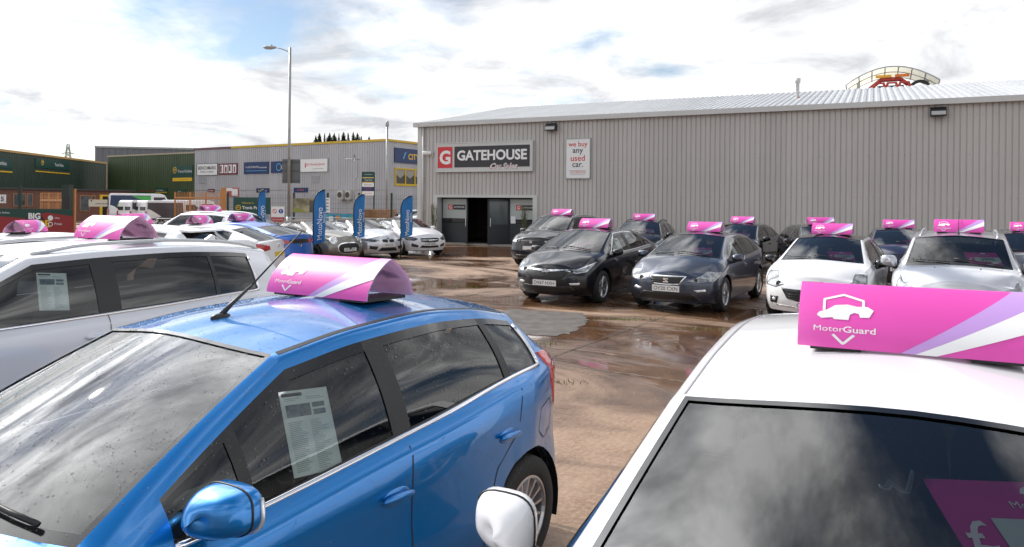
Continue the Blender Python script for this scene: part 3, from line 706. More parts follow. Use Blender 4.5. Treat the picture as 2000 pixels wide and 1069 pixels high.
def screen_frame(c, y, z, inset=0.03):
    """point just inside the windscreen with its tangent frame (across, up)"""
    h, n, _, _ = c.bvh.ray_cast(Vector((4, y, z)), Vector((-1, 0, 0)))
    n = n if n.x > 0 else -n; up = (Vector((0, 0, 1)) - n * n.z).normalized(); ac = up.cross(n)
    return h - n * inset, ac, up, n
def price_card(c, y, z, price, label, w=0.40):
    p, ac, up, n = screen_frame(c, y, z, 0.05); Mw = Matrix.Translation(c.root.location) @ Matrix.Rotation(c.root.rotation_euler.z, 4, 'Z')
    M = Mw @ Matrix(((ac.x, n.x, up.x, p.x), (ac.y, n.y, up.y, p.y), (ac.z, n.z, up.z, p.z), (0, 0, 0, 1)))
    o = MB().box(-w / 2, w / 2, -0.004, 0.0, -w * 0.40, w * 0.42).build('price_card', CARD, None, False, M); tag(o, label, 'price card', 'price cards behind windscreens')
    fn = lambda k: (lambda a, b: (a, k, b))
    MB().add([(x * w, 0.001, y_ * w) for x, y_ in ((-.2, -.40), (-.02, -.40), (.5, -.10), (.5, .08))], [(0, 1, 2, 3)]).build('white_stripe', WHITE, o)
    MB().add([(x * w, 0.003, y_ * w) for x, y_ in ((-.28, -.10), (.5, -.10), (.5, .14), (-.28, .14))], [(0, 1, 2, 3)]).build('price_strip', mat('price_strip', (0.55, 0.66, 0.60), 0.5), o)
    put_text('£', fn(0.003), -0.39 * w, 0.02 * w, 0.16 * w, 0.2 * w, WHITE, o, 'pound_sign', 0.02)
    put_text(price, fn(0.005), 0.11 * w, 0.02 * w, 0.70 * w, 0.16 * w, mat('dark_green_ink', (0.02, 0.08, 0.05), 0.5), o, 'price_digits', 0.02)
    put_text('MotorGuard', fn(0.003), 0.05 * w, 0.24 * w, 0.36 * w, 0.1 * w, WHITE, o, 'brand_lettering')
    MB().add([(0.05 * w + a * w, 0.003, 0.34 * w + b * w) for a, b in ((-.09, -.02), (-.07, .02), (-.02, .05), (.05, .05), (.10, .03), (.09, -.02))], [tuple(range(6))]).build('car_emblem', WHITE, o)
def window_sheet(c, x, z, label, tilt=-8, w=0.21, h=0.297):
    """A4 sales sheet stuck inside a left side window"""
    hit, n, _, _ = c.bvh.ray_cast(Vector((x, 3, z)), Vector((0, -1, 0))); n = n if n.y > 0 else -n
    up = (Vector((0, 0, 1)) - n * n.z).normalized(); ac = up.cross(n); p = hit - n * 0.022
    Mw = Matrix.Translation(c.root.location) @ Matrix.Rotation(c.root.rotation_euler.z, 4, 'Z')
    M = Mw @ Matrix(((ac.x, n.x, up.x, p.x), (ac.y, n.y, up.y, p.y), (ac.z, n.z, up.z, p.z), (0, 0, 0, 1))) @ Matrix.Rotation(R(tilt), 4, 'Y')
    o = MB().box(-w / 2, w / 2, -0.001, 0.0, -h / 2, h / 2).build('sales_sheet', PAPER, None, False, M); tag(o, label, 'paper sheet', 'sales sheets in side windows')
    b = MB(); q = lambda x0, x1, z0, z1, m_, k=0.0012: m_.add([(x0 * w, k, z0 * h), (x1 * w, k, z0 * h), (x1 * w, k, z1 * h), (x0 * w, k, z1 * h)], [(0, 1, 2, 3)])
    q(-.46, -.05, .43, .47, b); b.build('header_bar', INK, o)
    b = MB(); q(-.42, .08, .18, .33, b); q(.12, .38, .27, .33, b); q(.12, .38, .18, .245, b); b.build('car_photos', mat('printed_photo', (0.13, 0.18, 0.22), 0.6, noise=(40, 0.7)), o)
    b = MB()
    for k in range(30):
        zz_ = .40 - (0 if k < 2 else 0.24) - k * 0.021
        for x0, x1 in ((-.42, -.42 + random.uniform(.2, .36)), (.02, .02 + random.uniform(.1, .38))): q(x0, x1, zz_, zz_ + 0.007, b)
    b.build('print_lines', mat('faint_print', (0.38, 0.42, 0.43), 0.7), o)

# ------------------------------------------------------------------ ground
def lot(u, v): # lot frame: u along the rows (to the right and nearer), v away from the camera
    a = -0.55; return (u * math.cos(a) - v * math.sin(a), u * math.sin(a) + v * math.cos(a))
def ground_material():
    m = bpy.data.materials.new('wet_concrete_ground'); m.use_nodes = True; nt = m.node_tree; N, L = nt.nodes, nt.links; p = N['Principled BSDF']
    tcn = N.new('ShaderNodeTexCoord'); mp = N.new('ShaderNodeMapping'); mp.inputs['Rotation'].default_value = (0, 0, 0.55); L.new(tcn.outputs['Object'], mp.inputs[0])
    def noise(sc, det, ro=0.55, vec=None, dist=0.0):
        n = N.new('ShaderNodeTexNoise'); n.inputs['Scale'].default_value = sc; n.inputs['Detail'].default_value = det; n.inputs['Roughness'].default_value = ro; n.inputs['Distortion'].default_value = dist
        L.new(vec or mp.outputs[0], n.inputs['Vector']); return n.outputs[0]
    def ramp(src, stops):
        r = N.new('ShaderNodeValToRGB'); L.new(src, r.inputs[0]); e = r.color_ramp.elements
        while len(e) < len(stops): e.new(0.5)
        for el, (q, c) in zip(e, stops): el.position = q; el.color = (*c, 1) if len(c) == 3 else c
        return r.outputs[0]
    def mixc(f, a, b):
        x = N.new('ShaderNodeMix'); x.data_type = 'RGBA'; L.new(f, x.inputs['Factor'])
        for k, v in (('A', a), ('B', b)):
            if isinstance(v, tuple): x.inputs[k].default_value = (*v, 1)
            else: L.new(v, x.inputs[k])
        return x.outputs['Result']
    def mth(op, a, b):
        x = N.new('ShaderNodeMath'); x.operation = op
        for i, v in enumerate((a, b)):
            if isinstance(v, (int, float)): x.inputs[i].default_value = v
            else: L.new(v, x.inputs[i])
        return x.outputs[0]
    st = N.new('ShaderNodeMapping'); st.inputs['Scale'].default_value = (0.55, 1.0, 1); st.inputs['Location'].default_value = (31, 17, 0); L.new(mp.outputs[0], st.inputs[0])
    wet = noise(0.30, 7, 0.62, st.outputs[0], 0.8)
    fine = noise(26, 5, 0.7); mid = noise(2.2, 6, 0.6); grit = noise(140, 2, 0.6)
    dry = mixc(ramp(mid, [(0.35, (0, 0, 0)), (0.65, (1, 1, 1))]), (0.20, 0.118, 0.070), (0.30, 0.195, 0.128))
    dry = mixc(ramp(fine, [(0.45, (0, 0, 0)), (0.75, (1, 1, 1))]), dry, (0.38, 0.275, 0.20))
    damp = mixc(ramp(mid, [(0.35, (0, 0, 0)), (0.65, (1, 1, 1))]), (0.070, 0.034, 0.016), (0.145, 0.076, 0.040))
    wf = ramp(wet, [(0.405, (0, 0, 0)), (0.515, (1, 1, 1))])
    col = mixc(wf, dry, damp)
    br = N.new('ShaderNodeTexBrick'); br.offset = 0.0; br.inputs['Scale'].default_value = 1.0; br.inputs['Brick Width'].default_value = 4.6; br.inputs['Row Height'].default_value = 4.1
    br.inputs['Mortar Size'].default_value = 0.028; br.inputs['Mortar Smooth'].default_value = 0.6; L.new(mp.outputs[0], br.inputs['Vector'])
    joint = mth('MULTIPLY', br.outputs['Fac'], ramp(noise(1.1, 4), [(0.35, (0.1, 0.1, 0.1)), (0.6, (1, 1, 1))]))
    col = mixc(joint, col, (0.05, 0.04, 0.03)); L.new(col, p.inputs['Base Color'])
    rough = ramp(wet, [(0.39, (0.72, 0.72, 0.72)), (0.48, (0.28, 0.28, 0.28)), (0.545, (0.03, 0.03, 0.03))])
    L.new(rough, p.inputs['Roughness'])
    wv = N.new('ShaderNodeTexWave'); wv.inputs['Scale'].default_value = 4.2; wv.inputs['Distortion'].default_value = 9.0; wv.inputs['Detail'].default_value = 2; L.new(mp.outputs[0], wv.inputs['Vector'])
    hgt = mth('ADD', mth('ADD', mth('MULTIPLY', fine, 0.5), mth('MULTIPLY', grit, 0.35)), mth('MULTIPLY', mth('MULTIPLY', wv.outputs['Fac'], noise(0.7, 3)), 0.28))
    hgt = mth('MULTIPLY', hgt, ramp(wet, [(0.47, (1, 1, 1)), (0.545, (0.02, 0.02, 0.02))]))
    hgt = mth('SUBTRACT', hgt, mth('MULTIPLY', joint, 1.2))
    b = N.new('ShaderNodeBump'); b.inputs['Strength'].default_value = 0.5; b.inputs['Distance'].default_value = 0.02; L.new(hgt, b.inputs['Height']); L.new(b.outputs[0], p.inputs['Normal'])
    return m
g = MB().add([(-900, -300, 0), (900, -300, 0), (900, 1500, 0), (-900, 1500, 0)], [(0, 1, 2, 3)]).build('ground', ground_material()); struct(g)

# ------------------------------------------------------------------ surveying helper and walls
def at(px, py, d):
    """point of the place at depth d metres along a survey bearing"""
    u, v = px - 1000, py - 398; c_, s_ = math.cos(0.009), math.sin(0.009)
    return Vector(((c_ * u + s_ * v) / 1450 * d, d, 2.0 - (-s_ * u + c_ * v) / 1450 * d))
def frame(p0, ang):  # local x along the wall, -y outwards, z up
    return Matrix.Translation((p0[0], p0[1], p0[2] if len(p0) > 2 else 0)) @ Matrix.Rotation(ang, 4, 'Z')
def clad_mesh(name, w, z0, z1, pitch, dep, m, fl=0.72):
    n = max(1, round(w / pitch)); p = w / n; prof = []
    for k in range(n): prof += [(k * p, 0.0), (k * p + p * (1 - fl) * 0.45, 0.0), (k * p + p * (1 - fl) * 0.75, -dep), (k * p + p * 0.96, -dep)]
    prof.append((w - 0.002, 0.0)); b = MB(); v = [(x, y, z) for z in (z0, z1) for x, y in prof]; q = len(prof)
    b.add(v, [(k, k + 1, q + k + 1, q + k) for k in range(q - 1)]); return b.mesh(name, m)
def clad(root, x0, x1, z0, z1, pitch, dep, m, pw=1.0, name='cladding_panel', top=None):
    n = max(1, round((x1 - x0) / pw)); w = (x1 - x0) / n
    if top is None:
        me = clad_mesh(name, w, z0, z1, pitch, dep, m)
        for k in range(n): link(name, me, root, Matrix.Translation((x0 + k * w, 0, 0)))
    else:
        for k in range(n): link(name, clad_mesh(name, w, z0, max(top(x0 + k * w), top(x0 + (k + 1) * w)), pitch, dep, m), root, Matrix.Translation((x0 + k * w, 0, 0)))
def part_box(root, nm, m, x0, x1, y0, y1, z0, z1): return MB().box(x0, x1, y0, y1, z0, z1).build(nm, m, root)
def board(name, label, cat, M, w, h, m, items=(), t=0.06, border=None, group=None, parent=None):
    """flat sign: board plus lettering / coloured fields; items are (text, x, y, w, h, material, bold) or ('#rect', x0, x1, y0, y1, material)"""
    o = MB().box(-w / 2, w / 2, -t, 0, -h / 2, h / 2).build(name, m, parent, False, M)
    if label: tag(o, label, cat, group)
    if border:
        b = MB(); e = 0.04 if w > 1 else 0.02
        for a in ((-w/2 - e, -w/2, -h/2 - e, h/2 + e), (w/2, w/2 + e, -h/2 - e, h/2 + e), (-w/2, w/2, h/2, h/2 + e), (-w/2, w/2, -h/2 - e, -h/2)): b.box(a[0], a[1], -t - 0.02, 0, a[2], a[3])
        b.build('sign_frame', border, o)
    k = -t - 0.004
    for it in items:
        if it[0] == '#rect':
            k -= 0.002; b = MB().add([(it[1], k, it[3]), (it[2], k, it[3]), (it[2], k, it[4]), (it[1], k, it[4])], [(0, 1, 2, 3)]); b.build('printed_field', it[5], o)
        elif it[0] == '#poly':
            k -= 0.002; MB().add([(x, k, z) for x, z in it[1]], [tuple(range(len(it[1])))]).build('printed_mark', it[2], o)
        elif it[0] == '#ring':
            k -= 0.002; _, cx, cz, r0, r1, m_ = it; n = 24; v = [(cx + r * math.cos(2*math.pi*i/n), k, cz + r * math.sin(2*math.pi*i/n)) for r in (r0, r1) for i in range(n)]
            MB().add(v, [(i, (i+1) % n, n + (i+1) % n, n + i) for i in range(n)] + ([list(range(n))] if r0 == 0 else [])).build('printed_ring', m_, o)
        else:
            kk = k - 0.003; put_text(it[0], lambda u, v: (u, kk, v), it[1], it[2], it[3], it[4], it[5], o, 'lettering', it[6] if len(it) > 6 else 0.0, it[7] if len(it) > 7 else 0.0)
    return o
def on(root, x, z, out=0.0): return root.matrix_local @ Matrix.Translation((x, -out, z))
def bld(name, label, p0, ang):
    o = thing(name, label, 'building', (p0[0], p0[1], 0), ang); o.matrix_local = frame((p0[0], p0[1], 0), ang); bpy.context.view_layer.update(); return o

def sheet_vary(m, amt):
    """each sheet weathers a little differently"""
    nt = m.node_tree; p = nt.nodes['Principled BSDF']; oi = nt.nodes.new('ShaderNodeObjectInfo'); mr = nt.nodes.new('ShaderNodeMapRange'); mr.inputs[3].default_value = 1 - amt; mr.inputs[4].default_value = 1 + amt * 0.5
    hs = nt.nodes.new('ShaderNodeHueSaturation'); nt.links.new(oi.outputs['Random'], mr.inputs[0]); nt.links.new(mr.outputs[0], hs.inputs['Value']); nt.links.new(p.inputs['Base Color'].links[0].from_socket, hs.inputs['Color']); nt.links.new(hs.outputs[0], p.inputs['Base Color'])
# --- the car showroom shed
GREIGE = mat('greige_cladding', (0.475, 0.455, 0.44), 0.55, noise=(0.5, 0.05)); TRIMW = mat('pale_trim', (0.56, 0.56, 0.55), 0.5, noise=(0.7, 0.05)); ROOFM = mat('roof_sheet', (0.52, 0.53, 0.54), 0.40, 0.3, noise=(0.6, 0.10))
NAVYD = mat('anthracite_door', (0.022, 0.025, 0.034), 0.4); FROST = mat('frosted_glass', (0.42, 0.46, 0.45), 0.25); REDS = mat('sign_red', (0.60, 0.03, 0.04), 0.4); CHAR = mat('sign_charcoal', (0.028, 0.028, 0.034), 0.4)
for m_ in (GREIGE, ROOFM): sheet_vary(m_, 0.07)
WANG = math.atan2(-0.435, 0.90)
sh = bld('showroom_shed', 'large greige ribbed metal shed with anthracite glass entrance doors', (-4.68, 37.4), WANG)
EV, OW0, OW1, OH = 5.85, 1.0, 6.4, 2.28
clad(sh, 0.0, OW0, 0.12, EV, 0.21, 0.030, GREIGE); clad(sh, OW1, 36.4, 0.12, EV, 0.21, 0.030, GREIGE); clad(sh, OW0, OW1, OH + 0.02, EV, 0.21, 0.030, GREIGE)
part_box(sh, 'plinth', mat('plinth_dark', (0.07, 0.065, 0.06), 0.8), OW1 + 0.1, 36.4, -0.02, 0.3, -0.1, 0.13)
part_box(sh, 'corner_flashing', TRIMW, -0.08, 0.14, -0.06, 0.2, 0, EV)
part_box(sh, 'gable_wall', GREIGE, -0.06, 0.0, 0.2, 19.2, 0, EV)
MB().prism([(0.0, EV), (9.6, 7.8), (19.2, EV)], -0.05, 0.0, Matrix.Rotation(R(90), 4, 'Z')).build('gable_infill', GREIGE, sh)
part_box(sh, 'rear_wall', GREIGE, 0, 36.4, 19.1, 19.2, 0, EV)
part_box(sh, 'gutter', TRIMW, -0.25, 36.4, -0.24, -0.02, EV - 0.05, EV + 0.16)
rp = MB(); sl = math.hypot(9.75, 1.95)
rme = clad_mesh('roof_sheet', 1.04, 0, sl, 0.26, 0.035, ROOFM, 0.25)
for k in range(35):
    M = Matrix.Translation((k * 1.04, -0.15, EV + 0.13)) @ Matrix.Rotation(math.atan2(9.75, -1.95) - math.pi, 4, 'X') @ Matrix.Rotation(math.pi, 4, 'X')
    M = Matrix.Translation((k * 1.04, -0.15, EV + 0.13)) @ Matrix(((1, 0, 0, 0), (0, 1.95 / sl, 9.75 / sl, 0), (0, -9.75 / sl, 1.95 / sl, 0), (0, 0, 0, 1)))
    link('roof_sheet', rme, sh, M)
MB().add([(-0.1, 9.6, 7.8), (36.4, 9.6, 7.8), (36.4, 19.4, EV), (-0.1, 19.4, EV)], [(0, 1, 2, 3)]).build('rear_roof_slope', ROOFM, sh)
part_box(sh, 'ridge_cap', TRIMW, -0.1, 36.4, 9.45, 9.75, 7.82, 7.88)
MB().prism([(-0.25, EV + 0.02), (-0.25, EV + 0.16), (9.6, 7.94), (9.6, 7.78)], -0.12, 0.0, Matrix.Rotation(R(90), 4, 'Z')).build('verge_flashing', TRIMW, sh)
MB().tube([(0.28, -0.12, EV - 0.06), (0.28, -0.12, 0.05)], 0.055, 10).build('downpipe', TRIMW, sh, True)
for z in (1.6, 3.3, 4.9): part_box(sh, 'pipe_bracket', TRIMW, 0.19, 0.37, -0.13, -0.03, z, z + 0.04)
scr = MB()
for z in (2.35, 3.95, 5.4):
    for x in np.arange(OW1 + 0.3, 36, 0.21):
        if rng.random() < 0.55: scr.box(x - 0.009, x + 0.009, -0.038, -0.03, z - 0.009, z + 0.009)
scr = scr.build('fixing_screws', mat('screw_dark', (0.08, 0.07, 0.065), 0.6), sh); scr['kind'] = 'stuff'
# entrance recess
for a in ((OW0 - 0.12, OW0 + 0.1, 0, OH), (OW1 - 0.1, OW1 + 0.12, 0, OH)): part_box(sh, 'entrance_frame', TRIMW, a[0], a[1], -0.07, 0.5, a[2], a[3])
part_box(sh, 'entrance_lintel', TRIMW, OW0 - 0.12, OW1 + 0.12, -0.072, 0.5, OH, OH + 0.12)
part_box(sh, 'threshold', mat('threshold', (0.34, 0.31, 0.27), 0.8), OW0, OW1, -0.3, 0.6, 0.0, 0.05)
def gl_panel(x0, x1, y):
    o = part_box(sh, 'entrance_panel', NAVYD, x0, x1, y, y + 0.06, 0.05, 1.02)
    part_box(sh, 'frosted_pane', FROST, x0 + 0.05, x1 - 0.03, y + 0.01, y + 0.05, 1.25, OH - 0.08); part_box(sh, 'clear_pane', mat('dark_pane', (0.02, 0.022, 0.024), 0.05), x0 + 0.05, x1 - 0.03, y + 0.012, y + 0.05, 1.03, 1.25)
    f = MB(); f.box(x0, x0 + 0.05, y - 0.01, y + 0.07, 1.02, OH); f.box(x1 - 0.03, x1, y - 0.01, y + 0.07, 1.02, OH); f.box(x0, x1, y - 0.01, y + 0.07, OH - 0.08, OH - 0.001); f.build('pane_frame', NAVYD, sh)
    w = (x1 - x0) * 0.62; xc = (x0 + x1) / 2 + 0.15
    lg = MB().box(xc - w / 2 + 0.22, xc + w / 2, y - 0.004, y + 0.005, 1.68, 1.93).build('logo_plate', CHAR, sh); put_text('GATEHOUSE', lambda u, v: (u, y - 0.008, v), xc + 0.11, 1.81, w - 0.32, 0.14, WHITE, lg, 'logo_lettering', 0.02)
    rd = MB().box(xc - w / 2 - 0.06, xc - w / 2 + 0.19, y - 0.004, y + 0.005, 1.68, 1.93).build('logo_square', REDS, sh); put_text('G', lambda u, v: (u, y - 0.008, v), xc - w / 2 + 0.065, 1.805, 0.2, 0.17, WHITE, rd, 'logo_letter', 0.03)
gl_panel(OW0 + 0.1, 2.57, 0.4); gl_panel(4.86, OW1 - 0.1, 0.4)
MB().box(-0.13, 0.13, -0.006, 0, -0.17, 0.17).build('notice', WHITE, sh, False, Matrix.Translation((5.08, 0.385, 1.22)))
for hx, sgn in ((2.57, 1), (4.86, -1)):       # two leaves swung outwards
    M = Matrix.Translation((hx, 0.40, 0.05)) @ Matrix.Rotation(-sgn * R(62 if sgn > 0 else 48), 4, 'Z'); w = sgn * 1.1
    d = thing('x', 'x', 'x'); bpy.data.objects.remove(d)
    dl = MB(); X0, X1 = min(0, w), max(0, w)
    dl.box(X0, X1, -0.03, 0.03, 0, 0.95); dl.box(X0, X0 + 0.08, -0.03, 0.03, 0.95, 2.15); dl.box(X1 - 0.08, X1, -0.03, 0.03, 0.95, 2.15); dl.box(X0, X1, -0.03, 0.03, 2.05, 2.15)
    leaf = dl.build('entrance_door', NAVYD, sh, False, M); MB().box(X0 + 0.08, X1 - 0.08, -0.01, 0.01, 0.95, 2.05).build('door_pane', mat('smoked_pane', (0.10, 0.115, 0.12), 0.08), leaf)
    hxp = w * 0.9; MB().box(hxp - 0.02, hxp + 0.02, -0.08, -0.05, 0.85, 1.25).build('pull_handle', mat('brushed', (0.6, 0.6, 0.6), 0.3, 0.9), leaf)
# shop interior behind the open doors
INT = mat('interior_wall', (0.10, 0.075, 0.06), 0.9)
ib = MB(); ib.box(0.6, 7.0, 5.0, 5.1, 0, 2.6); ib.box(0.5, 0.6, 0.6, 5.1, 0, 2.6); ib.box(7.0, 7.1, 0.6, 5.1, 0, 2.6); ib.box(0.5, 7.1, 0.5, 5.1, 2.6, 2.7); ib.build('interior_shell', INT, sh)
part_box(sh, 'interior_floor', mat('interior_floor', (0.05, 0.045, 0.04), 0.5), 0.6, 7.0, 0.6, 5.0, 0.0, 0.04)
def swl(root, x, y, z): return root.matrix_local @ Vector((x, y, z))
tb = thing('office_table', 'small dark table with bottles seen through the open showroom doors', 'table', swl(sh, 3.5, 1.4, 0.04), WANG)
MB().box(-0.45, 0.45, -0.3, 0.3, 0.70, 0.74).build('tabletop', BLACK, tb)
for x in (-0.4, 0.4):
    for y in (-0.25, 0.25): MB().box(x - 0.02, x + 0.02, y - 0.02, y + 0.02, 0, 0.70).build('leg', BLACK, tb)
for k, x in enumerate((-0.1, 0.18)):
    b = MB().lathe([(0, 0), (0.035, 0), (0.035, 0.15), (0.012, 0.2), (0.012, 0.24), (0, 0.24)], 12, 'z').build('bottle', mat('bottle_glass', (0.35, 0.4, 0.4), 0.1), None, True, Matrix.Translation(swl(sh, 3.5 + x, 1.35, 0.785)))
    tag(b, ('left' if k == 0 else 'right') + ' of the two small bottles on the dark table in the doorway', 'bottle', 'bottles on the office table')
bn = MB().lathe([(0, 0), (0.13, 0), (0.14, 0.55), (0.12, 0.55), (0.12, 0.05)], 20, 'z').build('waste_bin', mat('brushed', (0.6, 0.6, 0.6), 0.3, 0.9), None, True, Matrix.Translation(swl(sh, 3.85, 0.8, 0.052))); tag(bn, 'steel waste bin just inside the showroom doors', 'bin')
# main sign, poster, lamps, cctv
F = lambda *a: a
GS = board('showroom_sign', 'wide white, red and charcoal GATEHOUSE Car Sales sign above the doors', 'sign', on(sh, 3.68, 4.24, 0.05), 5.2, 1.36, TRIMW, [
    ('#rect', -2.5, -1.66, -0.52, 0.52, REDS), ('G', -2.08, 0.0, 0.62, 0.72, WHITE, 0.05), ('#rect', -1.55, 2.5, -0.50, 0.52, CHAR), ('GATEHOUSE', 0.48, 0.08, 3.75, 0.62, WHITE, 0.045),
    ('Car Sales', 1.15, -0.46, 1.7, 0.30, WHITE, 0.06, 0.35), ('Car Sales', 1.15, -0.46, 1.66, 0.28, REDS, 0.0, 0.35)], 0.12, TRIMW)
board('wall_poster', 'tall white poster reading we buy any used car on the shed wall', 'sign', on(sh, 8.53, 4.07, 0.05), 1.14, 1.76, WHITE, [
    ('we buy', 0, 0.62, 0.92, 0.3, REDS, 0.01), ('any', 0, 0.30, 0.5, 0.3, INK, 0.01), ('used', 0, 0.02, 0.68, 0.3, REDS, 0.01), ('car.', 0, -0.30, 0.52, 0.3, INK, 0.01), ('#rect', -0.42, 0.42, -0.545, -0.53, GREYTXT), ('Call 01908 821666', 0, -0.61, 0.8, 0.07, REDS),
    ('#rect', -0.4, 0.4, -0.70, -0.69, GREYTXT), ('#rect', -0.34, 0.34, -0.74, -0.73, GREYTXT)], 0.04, STEEL)
for x, lb in ((7.25, 'black floodlight under the eaves between the showroom sign and poster'), (22.7, 'black floodlight under the eaves far along the shed wall')):
    fl = thing('floodlight', lb, 'floodlight', swl(sh, x, -0.05, EV - 0.33), WANG, 'floodlights on the shed')
    MB().prism([(-0.05, -0.16), (-0.34, -0.16), (-0.30, 0.02), (-0.12, 0.18), (-0.05, 0.18)], -0.26, 0.26, Matrix.Rotation(R(90), 4, 'Z') @ Matrix.Scale(1, 4)).build('housing', BLACK, fl)
    MB().add([(-0.23, -0.345, -0.12), (0.23, -0.345, -0.12), (0.23, -0.305, 0.02), (-0.23, -0.305, 0.02)], [(0, 1, 2, 3)]).build('lens', mat('flood_lens', (0.4, 0.4, 0.4), 0.15), fl)
    MB().box(-0.03, 0.03, -0.06, 0.02, -0.05, 0.05).build('bracket', BLACK, fl)
cc = thing('security_camera', 'white security camera on the shed wall left of the showroom sign', 'camera', swl(sh, 0.78, -0.04, 4.45), WANG)
MB().tube([(0, 0, 0), (-0.12, -0.16, 0)], 0.03, 8).build('arm', TRIMW, cc); MB().lathe([(0, -0.2), (0.09, -0.2), (0.1, -0.15), (0.1, 0.2), (0.06, 0.24), (0, 0.24)], 16).build('camera_body', WHITE, cc, True, Matrix.Translation((-0.2, -0.2, 0.02)) @ Matrix.Rotation(R(-60), 4, 'Z')); MB().box(-0.06, 0.08, -0.05, 0.0, -0.14, 0.12).build('junction_box', TRIMW, cc)
# flue and the machine behind the ridge
fu = thing('roof_flue', 'short pale flue with red collar standing on the shed roof', 'flue', swl(sh, 17.4, 5.0, EV + 1.08), WANG)
MB().lathe([(0.16, -0.1), (0.13, 0.08), (0.09, 0.1)], 14, 'z').build('collar', mat('flue_red', (0.45, 0.06, 0.04), 0.6), fu, True); MB().lathe([(0.08, 0.0), (0.08, 0.75), (0.13, 0.76), (0.13, 0.98), (0.0, 1.02)], 14, 'z').build('pipe', TRIMW, fu, True)
lf = thing('machine_with_canopy', 'red lifting machine under a translucent arched canopy rising behind the shed roof', 'machine', swl(sh, 21.6, 21.5, 0.6), WANG)
POLY = mat('canopy_sheet', (0.62, 0.61, 0.52), 0.35); translucent(POLY, (0.75, 0.74, 0.62), 0.6); cn = MB(); nx = 14
arcp = [(-2.6 + 5.2 * k / nx, 9.15 + 1.0 * math.sin(math.pi * k / nx) ** 0.9) for k in range(nx + 1)]
cn.add([(x, y, z - (0.25 if y > 0 else 0)) for y in (-1.3, 1.3) for x, z in arcp], [(k, k + 1, nx + 2 + k, nx + 1 + k) for k in range(nx)]); cn.build('canopy_sheet', POLY, lf, True)
for y in (-1.34, 0.0, 1.34): MB().tube([(x, y, z - (0.12 + 0.12 * (y / 1.34))) for x, z in arcp], 0.04, 6).build('canopy_rib', STEEL, lf, True)
for k in range(0, nx + 1, 2): MB().tube([(arcp[k][0], -1.36, arcp[k][1] - 0.02), (arcp[k][0], 1.36, arcp[k][1] - 0.28)], 0.035, 6).build('canopy_bar', STEEL, lf)
for x in (-1.9, 2.0): MB().tube([(x, 0, -0.6), (x, 0, 9.7)], 0.10, 8).build('post', STEEL, lf)
for dx in (-0.7, 0.0, 0.7): MB().tube([(dx - 0.5, -0.5, 8.4), (dx - 0.2, -0.5, 9.25), (dx + 0.25, -0.5, 9.25), (dx + 0.5, -0.5, 8.4)], 0.09, 6).build('red_brace', mat('machine_red', (0.42, 0.04, 0.03), 0.45), lf, True)
MREDM = mat('machine_red', (0.42, 0.04, 0.03), 0.45)
MB().tube([(-1.3, -0.2, 8.3), (-1.2, -0.2, 9.0), (-0.6, -0.2, 9.5), (0.5, -0.2, 9.5), (1.1, -0.2, 9.0), (1.3, -0.2, 8.2)], 0.14, 8).build('red_frame', MREDM, lf, True); MB().box(-0.8, 0.7, -0.4, 0.4, -0.6, 9.1).build('machine_core', mat('machine_dark', (0.04, 0.04, 0.045), 0.5), lf)
MB().box(-0.9, 0.0, -0.45, -0.3, 9.62, 9.78).build('light_bar', mat('amber', (0.7, 0.35, 0.02), 0.4), lf); MB().box(0.2, 1.0, -0.45, -0.3, 9.62, 9.78).build('light_bar', mat('orange_bar', (0.7, 0.18, 0.02), 0.4), lf)
MB().tube([(1.6 + 0.55 * math.cos(t), -0.2, 8.75 + 0.55 * math.sin(t)) for t in np.linspace(0, 2 * math.pi, 25)], 0.1, 8, caps=False).build('hoop', BLACK, lf, True); MB().tube([(1.6, -0.2, -0.6), (1.6, -0.2, 8.25)], 0.08, 8).build('hoop_post', STEEL, lf)
# plants in steel pots by the entrance
LEAF = mat('bamboo_leaf', (0.07, 0.11, 0.035), 0.6, noise=(5, 0.4)); CANE = mat('bamboo_cane', (0.13, 0.13, 0.05), 0.6)
for px_, lb in ((0.72, 'bamboo in a steel pot left of the showroom doors'), (6.02, 'bamboo in a steel pot right of the showroom doors')):
    pt = thing('potted_bamboo', lb, 'plant', swl(sh, px_ + 0.35 if px_ < 2 else px_, -0.35, 0.0), WANG, 'potted plants at the entrance')
    MB().lathe([(0, 0), (0.19, 0), (0.21, 0.55), (0.19, 0.55), (0.18, 0.45), (0, 0.45)], 24, 'z').build('pot', mat('brushed', (0.6, 0.6, 0.6), 0.3, 0.9), pt, True)
    cb, lv = MB(), MB()
    for k in range(16):
        a, r = random.uniform(0, 6.28), random.uniform(0, 0.14); hh = random.uniform(0.9, 1.55); tx, ty = random.uniform(-.16, .16), random.uniform(-.16, .16); b0 = Vector((r * math.cos(a), r * math.sin(a), 0.45)); tp = Vector((b0.x + tx, b0.y + ty, 0.45 + hh)); cb.tube([b0, tp], 0.008, 5)
        for q in range(26):
            t = random.uniform(0.25, 1.03); p = b0.lerp(tp, t); an = random.uniform(0, 6.28); L_ = random.uniform(.09, .18); dv = Vector((math.cos(an), math.sin(an), random.uniform(-.7, .3))) * L_; sd = Vector((-math.sin(an), math.cos(an), 0)) * 0.012
            lv.add([p, p + dv * .5 + sd, p + dv, p + dv * .5 - sd], [(0, 1, 2, 3)])
    cb.build('canes', CANE, pt); lv.build('foliage', LEAF, pt)

